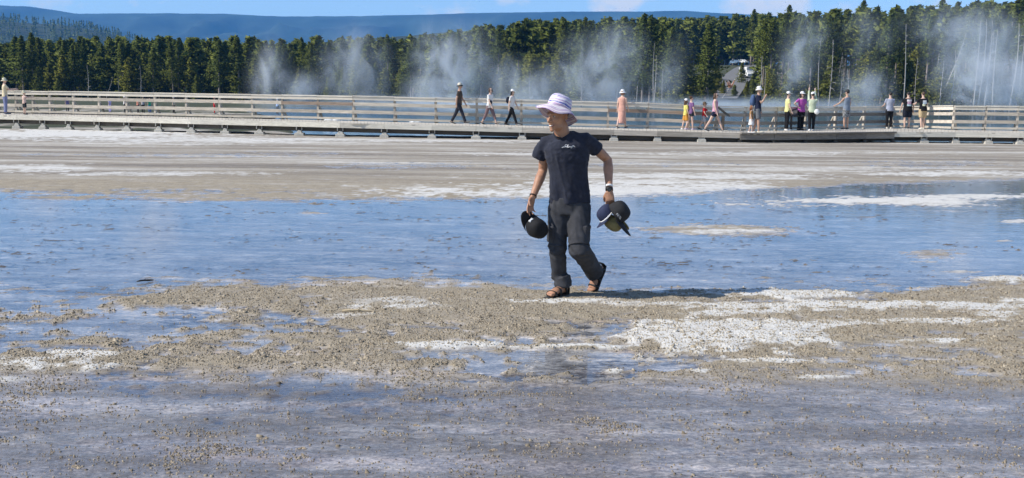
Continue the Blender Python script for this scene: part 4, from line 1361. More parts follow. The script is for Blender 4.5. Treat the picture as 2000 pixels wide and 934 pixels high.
    # top
    if kind_top in ('tee', 'tank', 'dress', 'long'):
        m = MB()
        hem = .83 if kind_top != 'dress' else .80
        sec = [(hem, .186, .138), (.95, .176, .128), (1.08, .152, .110), (1.25, .172, .120), (1.37, .178, .104), (1.435, .105 if kind_top != 'tank' else .085, .078)]
        m.tube([up(0, 0, z) for z, _, _ in sec], [(a * s * build, b * s * build) for _, a, b in sec], 16, ref=(1, 0, 0))
        if kind_top in ('tee', 'long'):
            fr = .62 if kind_top == 'tee' else 1.0
            for sd in 'RL':
                sh, ew, wr, ha = AJ[sd]
                m.tube([sh.lerp(ew, -.12), sh.lerp(ew, fr * .5), sh.lerp(ew, fr)], [.060 * s, .058 * s, .057 * s], 10)
                if kind_top == 'long': m.tube([ew, ew.lerp(wr, .5), wr], [.058 * s, .052 * s, .042 * s], 10)
        if kind_top == 'dress':
            ak = (J['R'][2] + J['L'][2]) / 2
            zs = [.84, .65, .45, .22]
            m.tube([up(0, 0, zs[0])] + [Vector((ak.x * (1 - z / .9), ak.y * (1 - z / .9) * .8, z * s)) for z in zs[1:]],
                   [(.155 * s, .12 * s), (.165 * s, .145 * s), (.17 * s, .18 * s), (.18 * s, .23 * s)], 16, ref=(1, 0, 0))
        fuse(m.build({'tee': 'shirt', 'long': 'shirt', 'tank': 'tank_top', 'dress': 'dress'}[kind_top], top, e), vox * max(.7, s) * .95, 3, .016 * s, .09)
    # bottom
    if kind_bot != 'none':
        m = MB()
        m.tube([up(0, 0, .98), up(0, 0, .90), up(0, 0, .82)], [(.158 * s * build, .112 * s * build), (.172 * s * build, .122 * s * build), (.165 * s * build, .115 * s)], 14, ref=(1, 0, 0))
        fr = {'pants': 1.0, 'capri': .62, 'shorts': -.15, 'short_shorts': -.55, 'skirt': -.2}[kind_bot]
        for sd in 'RL':
            h, k, a = J[sd][:3]
            if fr >= 0:
                m.tube([h.lerp(k, -.03), h.lerp(k, .5), k, k.lerp(a, fr * .5), k.lerp(a, fr * .97)], [.100 * s * build, .090 * s * build, .072 * s, .066 * s, .062 * s], 10)
            else:
                q = h.lerp(k, 1 + fr)
                m.tube([h.lerp(k, -.03), h.lerp(q, .5), q], [.103 * s * build, .100 * s * build, .098 * s], 10)
        if kind_bot == 'skirt':
            m.tube([up(0, 0, .92), up(0, -.02, .72), up(0, -.02, .52)], [(.16 * s, .12 * s), (.2 * s, .17 * s), (.23 * s, .2 * s)], 14, ref=(1, 0, 0))
        fuse(m.build({'pants': 'trousers', 'capri': 'trousers', 'shorts': 'shorts', 'short_shorts': 'shorts', 'skirt': 'skirt'}[kind_bot], bottom, e), vox * max(.7, s) * .95, 3, .014 * s, .08)
    for sd in 'RL':
        heel, toe = J[sd][4:6]
        d = (toe - heel).normalized()
        m = MB()
        m.tube([heel - d * .03 * s, heel.lerp(toe, .3), heel.lerp(toe, .75), toe + d * .035 * s], [(.036 * s, .045 * s), (.042 * s, .044 * s), (.047 * s, .036 * s), (.034 * s, .025 * s)], 10, ref=(1, 0, 0))
        sh_o = m.build('shoe', shoes, e, True)
        so = MB().tube([heel - d * .035 * s - Vector((0, 0, .022 * s)), heel.lerp(toe, .75) - Vector((0, 0, .022 * s)), toe + d * .04 * s - Vector((0, 0, .016 * s))], [(.042 * s, .013 * s), (.05 * s, .013 * s), (.034 * s, .012 * s)], 10, ref=(1, 0, 0))
        so.build('sole', WHITE_C if shoes is not WHITE_C else cloth('pale_rubber', (.6, .58, .55)), sh_o, True)
    # hair
    hm, style = hair
    m = MB()
    m.ball(hp(0, .026, .034), (.083 * hs, .090 * hs, .086 * hs), 12, 8, RT)
    if style == 'long':
        m.tube([hp(0, .06, .03), hp(0, .085, -.07), hp(0, .085, -.2)], [(.085 * hs, .05 * hs), (.088 * hs, .045 * hs), (.06 * hs, .028 * hs)], 10, ref=(1, 0, 0))
        for sx in (-1, 1): m.tube([hp(sx * .07, .0, .03), hp(sx * .082, .0, -.07), hp(sx * .075, .01, -.16)], [.03 * hs, .03 * hs, .016 * hs], 7)
    elif style == 'bob':
        m.tube([hp(0, .05, .03), hp(0, .065, -.09)], [(.088 * hs, .06 * hs), (.085 * hs, .045 * hs)], 10, ref=(1, 0, 0))
        for sx in (-1, 1): m.tube([hp(sx * .07, -.01, .04), hp(sx * .084, -.005, -.1)], [.03 * hs, .024 * hs], 7)
    elif style == 'bun':
        m.ball(hp(0, .10, .075), .045 * hs, 8, 6)
    fuse(m.build('hair', hm, e), .014, 2)
    # hat
    if hat:
        kind, hmat, bmat = hat
        tilt = Matrix.Rotation(math.radians(-6), 3, 'X')
        m = MB()
        prof = [(.004, .105), (.05, .100), (.082, .075), (.094, .03), (.097, .0)]
        if kind == 'cap':
            lathe(m, [(r * hs, z * hs) for r, z in prof], 18, RT @ tilt, None, hp(0, .008, .045))
            ho = m.build('cap', hmat, e, True)
            b_ = MB()
            b_.tube([hp(0, -.07, .05), hp(0, -.12, .045), hp(0, -.165, .033)], [(.082 * hs, .010 * hs), (.078 * hs, .009 * hs), (.045 * hs, .007 * hs)], 12, ref=RT @ Vector((1, 0, 0)))
            b_.build('visor', bmat, ho, True)
        else:
            w = {'bucket': .145, 'sun': .165, 'wide': .19}[kind]
            lathe(m, [(r * hs, z * hs) for r, z in prof], 18, RT @ tilt, None, hp(0, .008, .045))
            ho = m.build('hat', hmat, e, True)
            b_ = MB(); lathe(b_, [(.097 * hs, .0), (.12 * hs, -.012 * hs), (w * hs, (-.045 if kind != 'wide' else -.02) * hs)], 18, RT @ tilt, None, hp(0, .008, .045))
            bo = b_.build('brim', bmat, ho, True)
            md = bo.modifiers.new('thick', 'SOLIDIFY'); md.thickness = .008
    e['hands'] = [list(AJ['R'][3]), list(AJ['L'][3])]
    return e, AJ, up, s
def world_of(e, p): return e.location + Matrix.Rotation(e.rotation_euler[2], 3, 'Z') @ Vector(p)
WALK_R = dict(legs={'R': (24, 4), 'L': (-20, 10)}, arms={'R': (-14, 8, 14), 'L': (16, 8, 14)})
WALK_L = dict(legs={'L': (24, 4), 'R': (-20, 10)}, arms={'L': (-14, 8, 14), 'R': (16, 8, 14)})
C = cloth
person(12, 223, 1.62, 128, 'person in cream shirt, blue trousers and tan hat at the far left rail', C('cream', (.66, .56, .38)), C('slate_blue', (.20, .22, .36)),
       ('sun', C('straw', (.70, .64, .46)), C('straw', (.70, .64, .46))), arms={'R': (42, 8, 55), 'L': (48, 8, 50)}, shoes=C('dark_blue', (.03, .035, .07)))
person(49, 224, 1.02, 150, 'small child in pink top and pale hat leaning on the left rail', C('pale_pink', (.66, .47, .40)), C('dark_shorts', (.03, .035, .04)),
       ('bucket', C('straw', (.70, .64, .46)), C('straw', (.70, .64, .46))), kind_bot='shorts', arms={'R': (70, 20, 20), 'L': (70, 10, 20)}, headscale=1.3)
person(896, 241.5, 1.74, 78, 'man walking in brown shirt, charcoal trousers and pale bucket hat', C('brown', (.075, .058, .045)), C('charcoal', (.030, .032, .042)),
       ('bucket', C('pale_tan', (.62, .58, .47)), C('dark_grey', (.05, .05, .05))), skin=SKIN, glasses=True, shoes=C('dark_grey', (.05, .05, .05)), lean=3, **WALK_R)
person(956, 239.5, 1.58, 62, 'woman with brown bob walking in white shirt and mauve cropped trousers', WHITE_C, C('mauve', (.20, .135, .14)), None, (HAIR, 'bob'), glasses=True, kind_bot='capri', headturn=-25, lean=3, **WALK_L)
person(999, 241, 1.52, 66, 'woman in white cap and pale shirt walking in black leggings', C('off_white', (.68, .66, .64)), BLACK, ('cap', WHITE_C, WHITE_C), (HAIR_DARK, 'long'), glasses=True, lean=3, headturn=-15, **WALK_R)
person(1214, 250, 1.60, 150, 'woman in long pink dress and white sun hat walking away', C('rose', (.60, .33, .26)), BLACK, ('sun', WHITE_C, WHITE_C), (HAIR_RED, 'bob'), kind_top='dress', kind_bot='none', shoes=C('dark_grey', (.05, .05, .05)),
       legs={'R': (18, 4), 'L': (-16, 10)}, arms={'R': (8, 8, 25), 'L': (-8, 8, 14)})
person(1338, 252.5, 1.24, 105, 'girl in yellow top, orange shorts and white cap', C('lemon', (.66, .58, .16)), C('orange', (.62, .30, .06)), ('cap', WHITE_C, WHITE_C), (HAIR, 'long'), kind_bot='shorts', headscale=1.15, shoes=WHITE_C, legs={'R': (10, 4), 'L': (-8, 6)})
person(1348, 254, 1.38, 112, 'girl in purple shirt and dark shorts with tied up hair', C('plum', (.19, .10, .22)), C('dark_shorts', (.03, .035, .04)), None, (HAIR, 'bun'), kind_bot='short_shorts', headscale=1.1, shoes=C('lilac', (.55, .45, .58)), legs={'R': (8, 3), 'L': (-12, 6)})
person(1374, 253.5, 1.12, 62, 'boy in red shirt, grey shorts and brown wide hat', C('red', (.55, .022, .028)), C('pale_grey', (.42, .43, .45)), ('wide', C('brown_felt', (.13, .095, .065)), C('brown_felt', (.13, .095, .065))), kind_bot='shorts', headscale=1.25,
       arms={'R': (20, 10, 20), 'L': (45, 8, 40)}, legs={'R': (14, 4), 'L': (-20, 14)})
person(1395, 256.5, 1.60, 66, 'woman in pink sleeveless top and navy shorts striding past the panel', C('pink', (.60, .33, .42)), NAVY, None, (HAIR, 'long'), kind_top='tank', kind_bot='short_shorts', glasses=True, shoes=C('dark_grey', (.05, .05, .05)), headturn=-15,
       legs={'R': (-26, 6), 'L': (26, 4)}, arms={'R': (10, 6, 10), 'L': (-16, 8, 12)})
bpk = person(1478, 260.5, 1.80, 76, 'man in navy shirt, grey shorts and white bucket hat drinking', NAVY, C('mid_grey', (.15, .155, .165)), ('bucket', WHITE_C, C('off_white', (.68, .66, .64))), (HAIR_DARK, 'short'), kind_bot='shorts', skin=SKIN,
       arms={'R': (26, 4, 128), 'L': (6, 8, 10)}, legs={'R': (6, 3), 'L': (-6, 5)}, shoes=C('pale_tan', (.62, .58, .47)))
person(1466, 261, 1.05, 60, 'small girl with auburn hair in white skirt behind the backpack man', C('ochre', (.42, .24, .11)), WHITE_C, None, (HAIR_RED, 'long'), kind_bot='skirt', headscale=1.28, shoes=WHITE_C, legs={'R': (10, 4), 'L': (-8, 5)})
person(1536, 254.5, 1.62, 92, 'woman in pale yellow shirt, black trousers and white cap', C('pale_yellow', (.70, .66, .30)), BLACK, ('cap', WHITE_C, WHITE_C), (HAIR_DARK, 'short'), shoes=WHITE_C, arms={'R': (6, 6, 18), 'L': (10, 8, 22)})
person(1563, 254, 1.62, 22, 'woman in magenta shirt and white cap with a hand on her hip', C('magenta', (.46, .10, .40)), BLACK, ('cap', WHITE_C, WHITE_C), (HAIR_DARK, 'long'), glasses=True, arms={'R': (-5, 52, 95, 1), 'L': (10, 8, 20)}, build=1.05)
pht = person(1584, 256, 1.60, 172, 'woman in pale green top and white cap raising a phone', C('pale_green', (.50, .56, .40)), BLACK, ('cap', WHITE_C, WHITE_C), (HAIR_DARK, 'short'), kind_top='long', shoes=WHITE_C, arms={'R': (128, -6, 42), 'L': (132, -4, 40)}, legs={'R': (4, 3), 'L': (-5, 6)})
person(1651, 253, 1.72, 205, 'man in grey-blue tank top and patterned shorts leaning on the rail', C('blue_grey', (.20, .24, .30)), plain('patterned_shorts', (.22, .22, .22), .9, .98, 18), ('cap', C('dark_grey', (.05, .05, .05)), BLACK), (HAIR_DARK, 'short'), kind_top='tank', kind_bot='shorts', skin=SKIN,
       arms={'L': (38, 14, 30), 'R': (10, 12, 15)}, shoes=C('dark_grey', (.05, .05, .05)))
person(1735, 249, 1.64, 184, 'person in grey shirt and black trousers seen from behind', C('heather', (.36, .38, .46)), BLACK, None, (HAIR_DARK, 'short'), shoes=C('pale_tan', (.62, .58, .47)), arms={'R': (22, 10, 50), 'L': (22, 10, 50)}, build=1.04)
bk1 = person(1770, 251.5, 1.66, 178, 'stocky man in black shirt with pink and white back print', BLACK, C('ink_blue', (.015, .017, .028)), None, (HAIR_DARK, 'short'), kind_bot='shorts', shoes=C('dark_grey', (.05, .05, .05)), arms={'R': (4, 16, 12), 'L': (4, 16, 14)}, build=1.22, legs={'R': (3, 3), 'L': (-3, 3)})
bk2 = person(1800, 252.5, 1.66, 186, 'person in black shirt with pale round back print and khaki shorts', BLACK, C('khaki', (.50, .38, .22)), None, (HAIR, 'short'), kind_bot='shorts', shoes=C('pale_tan', (.62, .58, .47)), arms={'R': (30, 28, 55), 'L': (30, 30, 55)}, build=1.08, lean=6, legs={'R': (4, 3), 'L': (-6, 8)})
# prints on the two black shirts
def back_print(pp, rects):
    e, AJ, up, s = pp
    for (x, z, w, h, col) in rects:
        m = MB()
        n = 6
        vs = []
        for j in (0, 1):
            for k in range(n + 1):
                a = x - w / 2 + w * k / n
                dy = .135 * math.sqrt(max(.05, 1 - (a / .21) ** 2)) + .012
                q = up(a, dy * (1.2 if pp is bk1 else 1.06), z - h / 2 + h * j)
                vs.append(q)
        o = MB().add(vs, [(k, k + 1, n + 2 + k, n + 1 + k) for k in range(n)]).build('print', plain('print_%d' % int(col[0] * 999), col, .9, .5, 24), e)
        md = o.modifiers.new('thick', 'SOLIDIFY'); md.thickness = .004
back_print(bk1, [(0, 1.33, .22, .10, (.68, .62, .64)), (0, 1.22, .18, .11, (.52, .34, .44)), (.0, 1.11, .2, .08, (.50, .62, .68))])
back_print(bk2, [(0, 1.30, .18, .09, (.66, .70, .74)), (-.02, 1.21, .22, .08, (.55, .63, .70)), (.04, 1.12, .14, .09, (.60, .60, .42))])
# things the visitors carry
def bag(loc, r, mat, name, label, cat, rz=0, straps=True):
    e = empty(name, loc, rz); tag(e, label, cat)
    m = MB().ball((0, 0, 0), r, 12, 8).ball((0, r[1] * .5, -r[2] * .25), (r[0] * .7, r[1] * .7, r[2] * .5), 10, 6)
    fuse(m.build('pouch', mat, e), .02, 3, .012, .06)
    if straps:
        for sx in (-1, 1):
            MB().tube([(sx * r[0] * .5, -r[1] * .5, r[2] * .8), (sx * r[0] * .55, -r[1] * 1.5, r[2] * .95), (sx * r[0] * .6, -r[1] * 2.0, r[2] * .3), (sx * r[0] * .55, -r[1] * .6, -r[2] * .7)], [.016] * 4, 6).build('strap', mat, e)
    return e
e0, A0, up0, s0 = bpk
bag(world_of(e0, up0(0, .20, 1.22)), (.16, .11, .25), C('denim', (.07, .11, .21)), 'backpack', 'blue backpack on the man in the navy shirt', 'backpack', math.radians(76))
pw = bpy.data.objects['person.004']
bag(world_of(pw, (.0, .17, 1.03)), (.13, .08, .15), C('ink', (.02, .025, .04)), 'sling_bag', 'dark bag on the back of the woman in black leggings', 'bag', math.radians(66), False)
pw = bpy.data.objects['person.003']
bag(world_of(pw, (-.12, -.12, .92)), (.10, .05, .09), C('ink', (.02, .025, .04)), 'shoulder_bag', 'small dark bag at the hip of the woman in mauve trousers', 'bag', math.radians(62), False)
e1 = pht[0]
bag(world_of(e1, (-.17, .12, .80)), (.11, .055, .12), WHITE_C, 'white_bag', 'white bag hanging behind the woman raising a phone', 'bag', math.radians(172), False)
hh_ = (pht[1]['R'][3] + pht[1]['L'][3]) / 2
ph = MB().box((0, 0, 0), (.15, .012, .075)).build('phone', plain('phone_glass', (.02, .02, .022), .2), None)
bevel(ph, .004); ph.location = world_of(e1, hh_ + Vector((0, -.03, .04))); ph.rotation_euler = (0, 0, e1.rotation_euler[2])
tag(ph, 'dark phone held up by the woman in pale green', 'phone')
# far visitors on the boardwalk across the pool
FARP = [(130, 1.6, 'far visitor in dull purple behind the left rails', C('dull_purple', (.22, .18, .30)), C('dark_grey', (.05, .05, .05)), None),
        (213, 1.5, 'far visitor in lavender top behind the left rails', C('lavender', (.52, .48, .78)), C('lavender', (.52, .48, .78)), None),
        (242, 1.72, 'far visitor with white hat and white top', WHITE_C, C('dark_grey', (.05, .05, .05)), ('sun', WHITE_C, WHITE_C)),
        (268, 1.6, 'far visitor in coral top left of the green one', C('coral', (.66, .28, .20)), C('dark_grey', (.05, .05, .05)), None),
        (278, 1.72, 'far visitor with white cap between coral and green tops', C('pale_grey', (.42, .43, .45)), BLACK, ('cap', WHITE_C, WHITE_C)),
        (291, 1.55, 'far visitor in green top and blue trousers', C('green', (.05, .42, .22)), C('blue', (.08, .16, .42)), None),
        (338, 1.72, 'far visitor in cream top and white cap', C('cream', (.66, .56, .38)), C('dark_grey', (.05, .05, .05)), ('cap', WHITE_C, WHITE_C)),
        (418, 1.7, 'far visitor dressed in red behind the rails', C('red', (.55, .022, .028)), C('red', (.55, .022, .028)), ('cap', C('red', (.55, .022, .028)), WHITE_C)),
        (541, 1.72, 'far visitor with pale blue hat near the pool', C('sky', (.36, .46, .66)), C('dark_grey', (.05, .05, .05)), ('sun', C('sky_pale', (.58, .66, .82)), WHITE_C))]
for i, (px, H, lb, t_, b_, h_) in enumerate(FARP):
    p = P(px, horizon(px), 102.6 + .5 * (i % 3))
    person(px, 0, H, 30 + 37 * i % 180, lb, t_, b_, h_, at=(p.x, p.y, -.595), vox=.03, group='far visitors across the pool')
# ------------------------------------------------------------------ the man in front
foot_g = G(1103, 579)
MY = foot_g.y                                            # about 8.3 m away
M0 = Vector((G(1110, 586).x, MY, 0.0))
man = empty('person', M0)
tag(man, 'man in navy shirt and striped sun hat striding across the wet crust', 'person')
def Q(px, py, dy=0.0): return P(px, py, MY + dy) - M0
TAN = plain('tanned_skin', (.40, .205, .122), .5, .18, 22, .12, 160, spec=.45)
SHIRT = plain('navy_tshirt', (.022, .025, .040), .88, .22, 26, .2, 220, spec=.2, sheen=.12)
TROUSER = plain('charcoal_cargo_cloth', (.044, .045, .051), .85, .25, 20, .25, 240, spec=.25)
SANDAL = plain('sandal_black', (.012, .011, .011), .6, .2, 20, .2, 90)

def hand(mb, wrist, d, n, side, curls, spread=1.0, thumb=(.75, .45), size=1.0):
    """palm and five fingers. d: wrist to knuckles, n: out of the palm; side: +1 when the thumb lies toward +s = d x n"""
    d = Vector(d).normalized(); n = Vector(n); n = (n - d * n.dot(d)).normalized(); s = d.cross(n).normalized() * side
    w = Vector(wrist); k = size
    mb.tube([w, w + d * .035 * k, w + d * .075 * k, w + d * .098 * k], [(.026 * k, .020 * k), (.037 * k, .019 * k), (.042 * k, .016 * k), (.038 * k, .012 * k)], 10, ref=s)
    tips = []
    lens = [(.042, .026, .021), (.046, .030, .022), (.043, .028, .021), (.034, .021, .018)]
    for i, off in enumerate((.031, .0105, -.010, -.030)):
        b = w + d * (.092 - .006 * abs(i - 1)) * k + s * off * k
        dirv = (d + s * (off * 4.0 * spread)).normalized()
        pts = [b - dirv * .012 * k, b]; ang = 0
        cur = b
        for j, L_ in enumerate(lens[i]):
            ang += curls[i] * (.8, 1.0, .7)[j]
            dd = (dirv * math.cos(ang) + n * math.sin(ang)).normalized()
            cur = cur + dd * L_ * k
            pts.append(cur)
        mb.tube(pts, [.0095 * k, .0098 * k, .0090 * k, .0083 * k, .0066 * k], 8)
        tips.append(cur)
    tb = w + d * .028 * k + s * .026 * k
    td = (d * thumb[0] + s * .65 + n * thumb[1]).normalized()
    t1 = tb + td * .040 * k; td2 = (d * 1.0 + n * .6 + s * .05).normalized(); t2 = t1 + td2 * .032 * k; t3 = t2 + (d + n * .9 - s * .1).normalized() * .024 * k
    mb.tube([tb - td * .012, tb, t1, t2, t3], [.014 * k, .0155 * k, .0125 * k, .011 * k, .008 * k], 8)
    return tips, t3

body = MB()
# joints measured in the photograph
SR, SL = Q(1066, 277, .04), Q(1144, 271, -.06)
ER, WR = Q(1060, 334, .10), Q(1041, 384, -.06)
EL, WL = Q(1187, 313, .06), Q(1190, 371, -.10)
HR, KR, AR = Q(1091, 408, .02), Q(1088, 487, -.06), Q(1094, 567, .06)
HL, KL, AL = Q(1131, 408, .0), Q(1131, 486, -.17), Q(1162, 532, .17)
NB = Q(1097, 260, -.06)
for S_, E_, W_ in ((SR, ER, WR), (SL, EL, WL)):
    f1 = E_.lerp(W_, .28); f2 = E_.lerp(W_, .65)
    body.tube([S_, S_.lerp(E_, .45), S_.lerp(E_, .8), E_, f1, f2, W_], [.034, .047, .043, .040, .0445, .035, (.029, .022)], 14)
    body.ball(E_ + Vector((0, .022, .0)), .026, 8, 6)
    body.tube([S_ + Vector((0, 0, -.01)), S_.lerp(NB, .6) + Vector((0, .03, -.07)), NB + Vector((.01, .03, -.07))], [.036, .036, .036], 10)
# hands
tipsR, thR = hand(body, WR, Q(1033, 412, -.10) - WR, (.55, -.6, -.1), 1, (.28, .32, .42, .55), 1.0, (.8, .5))
tipsL, thL = hand(body, WL, Q(1192, 400, -.12) - WL, (.12, .9, .1), -1, (.62, .72, .80, .85), .7, (.8, .55))
# neck and trunk (under the shirt)
HC = Q(1089, 226, -.08)                                  # eye level, middle of the head
body.tube([NB + Vector((.01, .03, -.05)), NB.lerp(HC, .35) + Vector((.01, .02, 0)), HC + Vector((.012, .03, -.05))], [(.075, .06), .060, .057], 14)
body.tube([Q(1112, 400, .0), Q(1110, 340, -.03), Q(1102, 285, -.04), NB + Vector((.01, .03, -.02))], [(.12, .07), (.115, .07), (.13, .07), (.055, .05)], 14, ref=(1, 0, 0))
for H_, K_, A_ in ((HR, KR, AR), (HL, KL, AL)):
    body.tube([Q(1112, 400, .0), H_, K_, K_.lerp(A_, .8)], [.07, .06, .045, .036], 10)
HEAD_R = Matrix.Rotation(math.radians(-42), 3, 'Z') @ Matrix.Rotation(math.radians(5), 3, 'X')
HK = 1.07
def hp(x, y, z): return HC + HEAD_R @ Vector((x, y, z)) * HK
hb = [((0, .018, .035), (.076, .095, .085)), ((0, -.026, -.018), (.065, .064, .082)), ((0, -.030, -.070), (.053, .054, .046)), ((0, -.074, -.106), (.021, .018, .017)),
      ((-.042, -.058, -.024), (.021, .020, .018)), ((.042, -.058, -.024), (.021, .020, .018)), ((-.013, -.101, -.040), (.010, .011, .009)), ((.013, -.101, -.040), (.010, .011, .009)),
      ((0, -.084, -.061), (.026, .010, .008)), ((0, -.080, -.085), (.022, .012, .008)), ((-.034, -.030, -.078), (.020, .036, .030)), ((.034, -.030, -.078), (.020, .036, .030))]
for c_, r_ in hb: body.ball(hp(*c_), tuple(v * HK for v in r_), 14, 10, HEAD_R)
body.tube([hp(0, -.083, .018), hp(0, -.100, -.010), hp(0, -.121, -.036), hp(0, -.100, -.047)], [.008, .0105, .0125, .008], 8)
body.tube([hp(-.052, -.066, .020), hp(-.028, -.084, .026), hp(0, -.088, .020), hp(.028, -.084, .026), hp(.052, -.066, .020)], [.010, .0115, .009, .0115, .010], 8)
for sx in (-1, 1):
    er = HEAD_R @ Matrix.Rotation(math.radians(sx * 18), 3, 'Z')
    body.ball(hp(sx * .079, .016, -.006), (.009, .021, .033), 10, 8, er)
# feet
def footmesh(heel, toe, upv, side):
    d = (toe - heel).normalized(); u = Vector(upv); u = (u - d * u.dot(d)).normalized(); s = d.cross(u).normalized()
    L_ = (toe - heel).length
    body.tube([heel - d * .01 + u * .035, heel + d * L_ * .25 + u * .042, heel + d * L_ * .55 + u * .032, heel + d * L_ * .80 + u * .018], [(.031, .033), (.036, .038), (.043, .028), (.045, .017)], 12, ref=s)
    for k, (o, l, r) in enumerate(((.030, .99, .0135), (.012, .985, .0105), (-.004, .96, .0100), (-.019, .93, .0095), (-.033, .88, .0090))):
        a = heel + d * L_ * .76 + s * o * side + u * .014; b = heel + d * L_ * (l - .04) + s * o * side * 1.08 + u * .012
        body.tube([a, a.lerp(b, .6) + u * .004, b], [r, r, r * .85], 8)
    return d, u, s, L_
heelR = foot_g - M0 + Vector((0, 0, .034)); toeR = heelR + Vector((-.165, -.195, 0))
anR = heelR + Vector((-.02, -.03, .09))
body.tube([KR.lerp(AR, .75), anR + Vector((0, 0, .04)), anR + Vector((0, 0, -.03))], [.045, .034, .036], 10)
fR = footmesh(heelR, toeR, (0, 0, 1), -1)
heelL = Q(1176, 524, .25); toeL = Q(1153, 577, .17)
toeL = heelL + (toeL - heelL).normalized() * .255
upL = Vector((-.72, -.68, .12))
anL = heelL + upL.normalized() * .075 + (toeL - heelL).normalized() * .05
body.tube([KL.lerp(AL, .6), KL.lerp(AL, .9), anL], [.043, .034, .036], 10)
fL = footmesh(heelL, toeL, upL, 1)
bo = body.build('body', TAN, man)
fuse(bo, .006, 4)

# face details
for sx in (-1, 1):
    eb = MB().ball(hp(sx * .029, -.0765, .002), (.0115, .008, .0050), 10, 8, HEAD_R).build('eye', plain('eye_white', (.55, .52, .48), .25), man, True)
    MB().ball(hp(sx * .029 - .002, -.0825, .002), (.0050, .003, .0045), 8, 6, HEAD_R).build('iris', HAIR_DARK, eb, True)
    MB().tube([hp(sx * .050, -.070, .022), hp(sx * .032, -.0890, .029), hp(sx * .012, -.0945, .024)], [.002, .0036, .0028], 6).build('eyebrow', plain('grey_brown_brow', (.10, .07, .05), .8), man, True)
MB().tube([hp(-.026, -.076, -.066), hp(-.012, -.0885, -.0725), hp(.012, -.0885, -.0725), hp(.026, -.076, -.066)], [.0035, .0068, .0068, .0035], 8).build('mouth', plain('man_lips', (.26, .09, .075), .5), man, True)
MB().tube([hp(-.019, -.0855, -.069), hp(-.008, -.0925, -.0715), hp(.008, -.0925, -.0715), hp(.019, -.0855, -.069)], [.0030, .0046, .0046, .0030], 8).build('teeth', plain('teeth', (.78, .74, .66), .3), man, True)
hr = MB().ball(hp(0, .03, .030), (.0815, .088, .082), 14, 10, HEAD_R)
for sx in (-1, 1): hr.tube([hp(sx * .074, -.012, .03), hp(sx * .077, -.014, -.01)], [.006, .003], 6)
fuse(hr.build('hair', plain('grey_hair', (.16, .145, .13), .7, .4, 60), man), .008, 2)

# cloth folds: soft ridges pushed out along the surface
def bake_folds(o, fn):
    dg = bpy.context.evaluated_depsgraph_get()
    me = bpy.data.meshes.new_from_object(o.evaluated_get(dg))
    n = len(me.vertices)
    co = np.empty(n * 3, np.float32); me.vertices.foreach_get('co', co); co = co.reshape(-1, 3).astype(float)
    no = np.empty(n * 3, np.float32); me.vertices.foreach_get('normal', no); no = no.reshape(-1, 3)
    co = co + no * fn(co)[:, None]
    me.vertices.foreach_set('co', co.astype(np.float32).ravel()); me.update()
    o.modifiers.clear(); o.data = me
    sm = o.modifiers.new('smooth', 'SMOOTH'); sm.factor = .5; sm.iterations = 2
def ridge(v, p=1.6): return (1 - np.abs(v)) ** p
def shirt_folds(c):
    x, y, z = c[:, 0], c[:, 1], c[:, 2]
    hem = Q(1112, 397).z; top_ = Q(1100, 262).z
    t = np.clip((z - hem) / (top_ - hem), 0, 1)
    a = np.arctan2(y - .0, x + .01)
    drape = ridge(fbm(a * 1.9 + 1.5 * t, t * 2.2 + 3, 2), 1.3) * .020 * (1 - .55 * t)          # long folds falling from the chest
    pull = ridge(fbm(x * 9 + z * 9 + 5, z * 16 - x * 8, 3)) * .013 * np.exp(-((t - .78) / .22) ** 2)   # from the arm holes
    waist = ridge(fbm(a * 1.6 + z * 5 + 8, z * 21 + a * 1.3, 3)) * .014 * np.exp(-((t - .12) / .16) ** 2)
    return drape + pull + waist - .020
def trouser_folds(c):
    x, y, z = c[:, 0], c[:, 1], c[:, 2]
    kn = KR.z; an = AR.z
    w = .35 + 1.0 * np.exp(-((z - kn) / .10) ** 2) + .9 * np.exp(-((z - an - .04) / .07) ** 2) + .7 * np.exp(-((z - HR.z) / .08) ** 2)
    f1 = ridge(fbm(x * 4 + y * 4, z * 15 + x * 9 - y * 5, 2), 1.3) * .015 * w
    f2 = ridge(fbm(x * 13 + 9 + z * 3, z * 3 + y * 4, 2), 1.3) * .010
    return f1 + f2 - .018
# shirt
sh = MB()
secs = [((1113, 397, .0), (.186, .118)), ((1112, 372, .0), (.178, .116)), ((1111, 340, -.02), (.176, .118)), ((1109, 312, -.035), (.192, .124)), ((1106, 288, -.04), (.200, .122)), ((1104, 270, -.03), (.176, .102))]
sh.tube([Q(*c) for c, _ in secs] + [NB + Vector((.012, .025, -.012))], [r for _, r in secs] + [(.090, .072)], 22, ref=(1, -.12, 0))
sh.tube([NB + Vector((.008, .045, -.080)), NB + Vector((.010, .032, -.034)), NB + Vector((.010, .010, -.010))], [(.135, .10), (.100, .085), (.082, .076)], 20, ref=(1, 0, 0))
for S_, T_, r0, r1 in ((SR, Q(1053, 309, .07), .074, .066), (SL, Q(1165, 291, .0), .078, .068)):
    sh.tube([S_.lerp(NB, .86) + Vector((0, .03, -.030)), S_.lerp(NB, .5) + Vector((0, .02, -.028)), S_ + Vector((0, 0, -.008)), S_.lerp(T_, .5), T_ + (T_ - S_).normalized() * .012], [.060, .066, r0, .073, r1 + .004], 16)
so = sh.build('shirt', SHIRT, man)
fuse(so, .0085, 5)
# folds hanging from the shoulder and across the waist
bake_folds(so, shirt_folds)
cb = MB(); band(cb, NB + Vector((.010, .012, -.012)), (1, 0, -.06), (0, 1, .46), .077, .076, .007, .005, 26)
cb.build('collar', plain('collar_rib', (.016, .018, .028), .9, .15, 60), man, True)
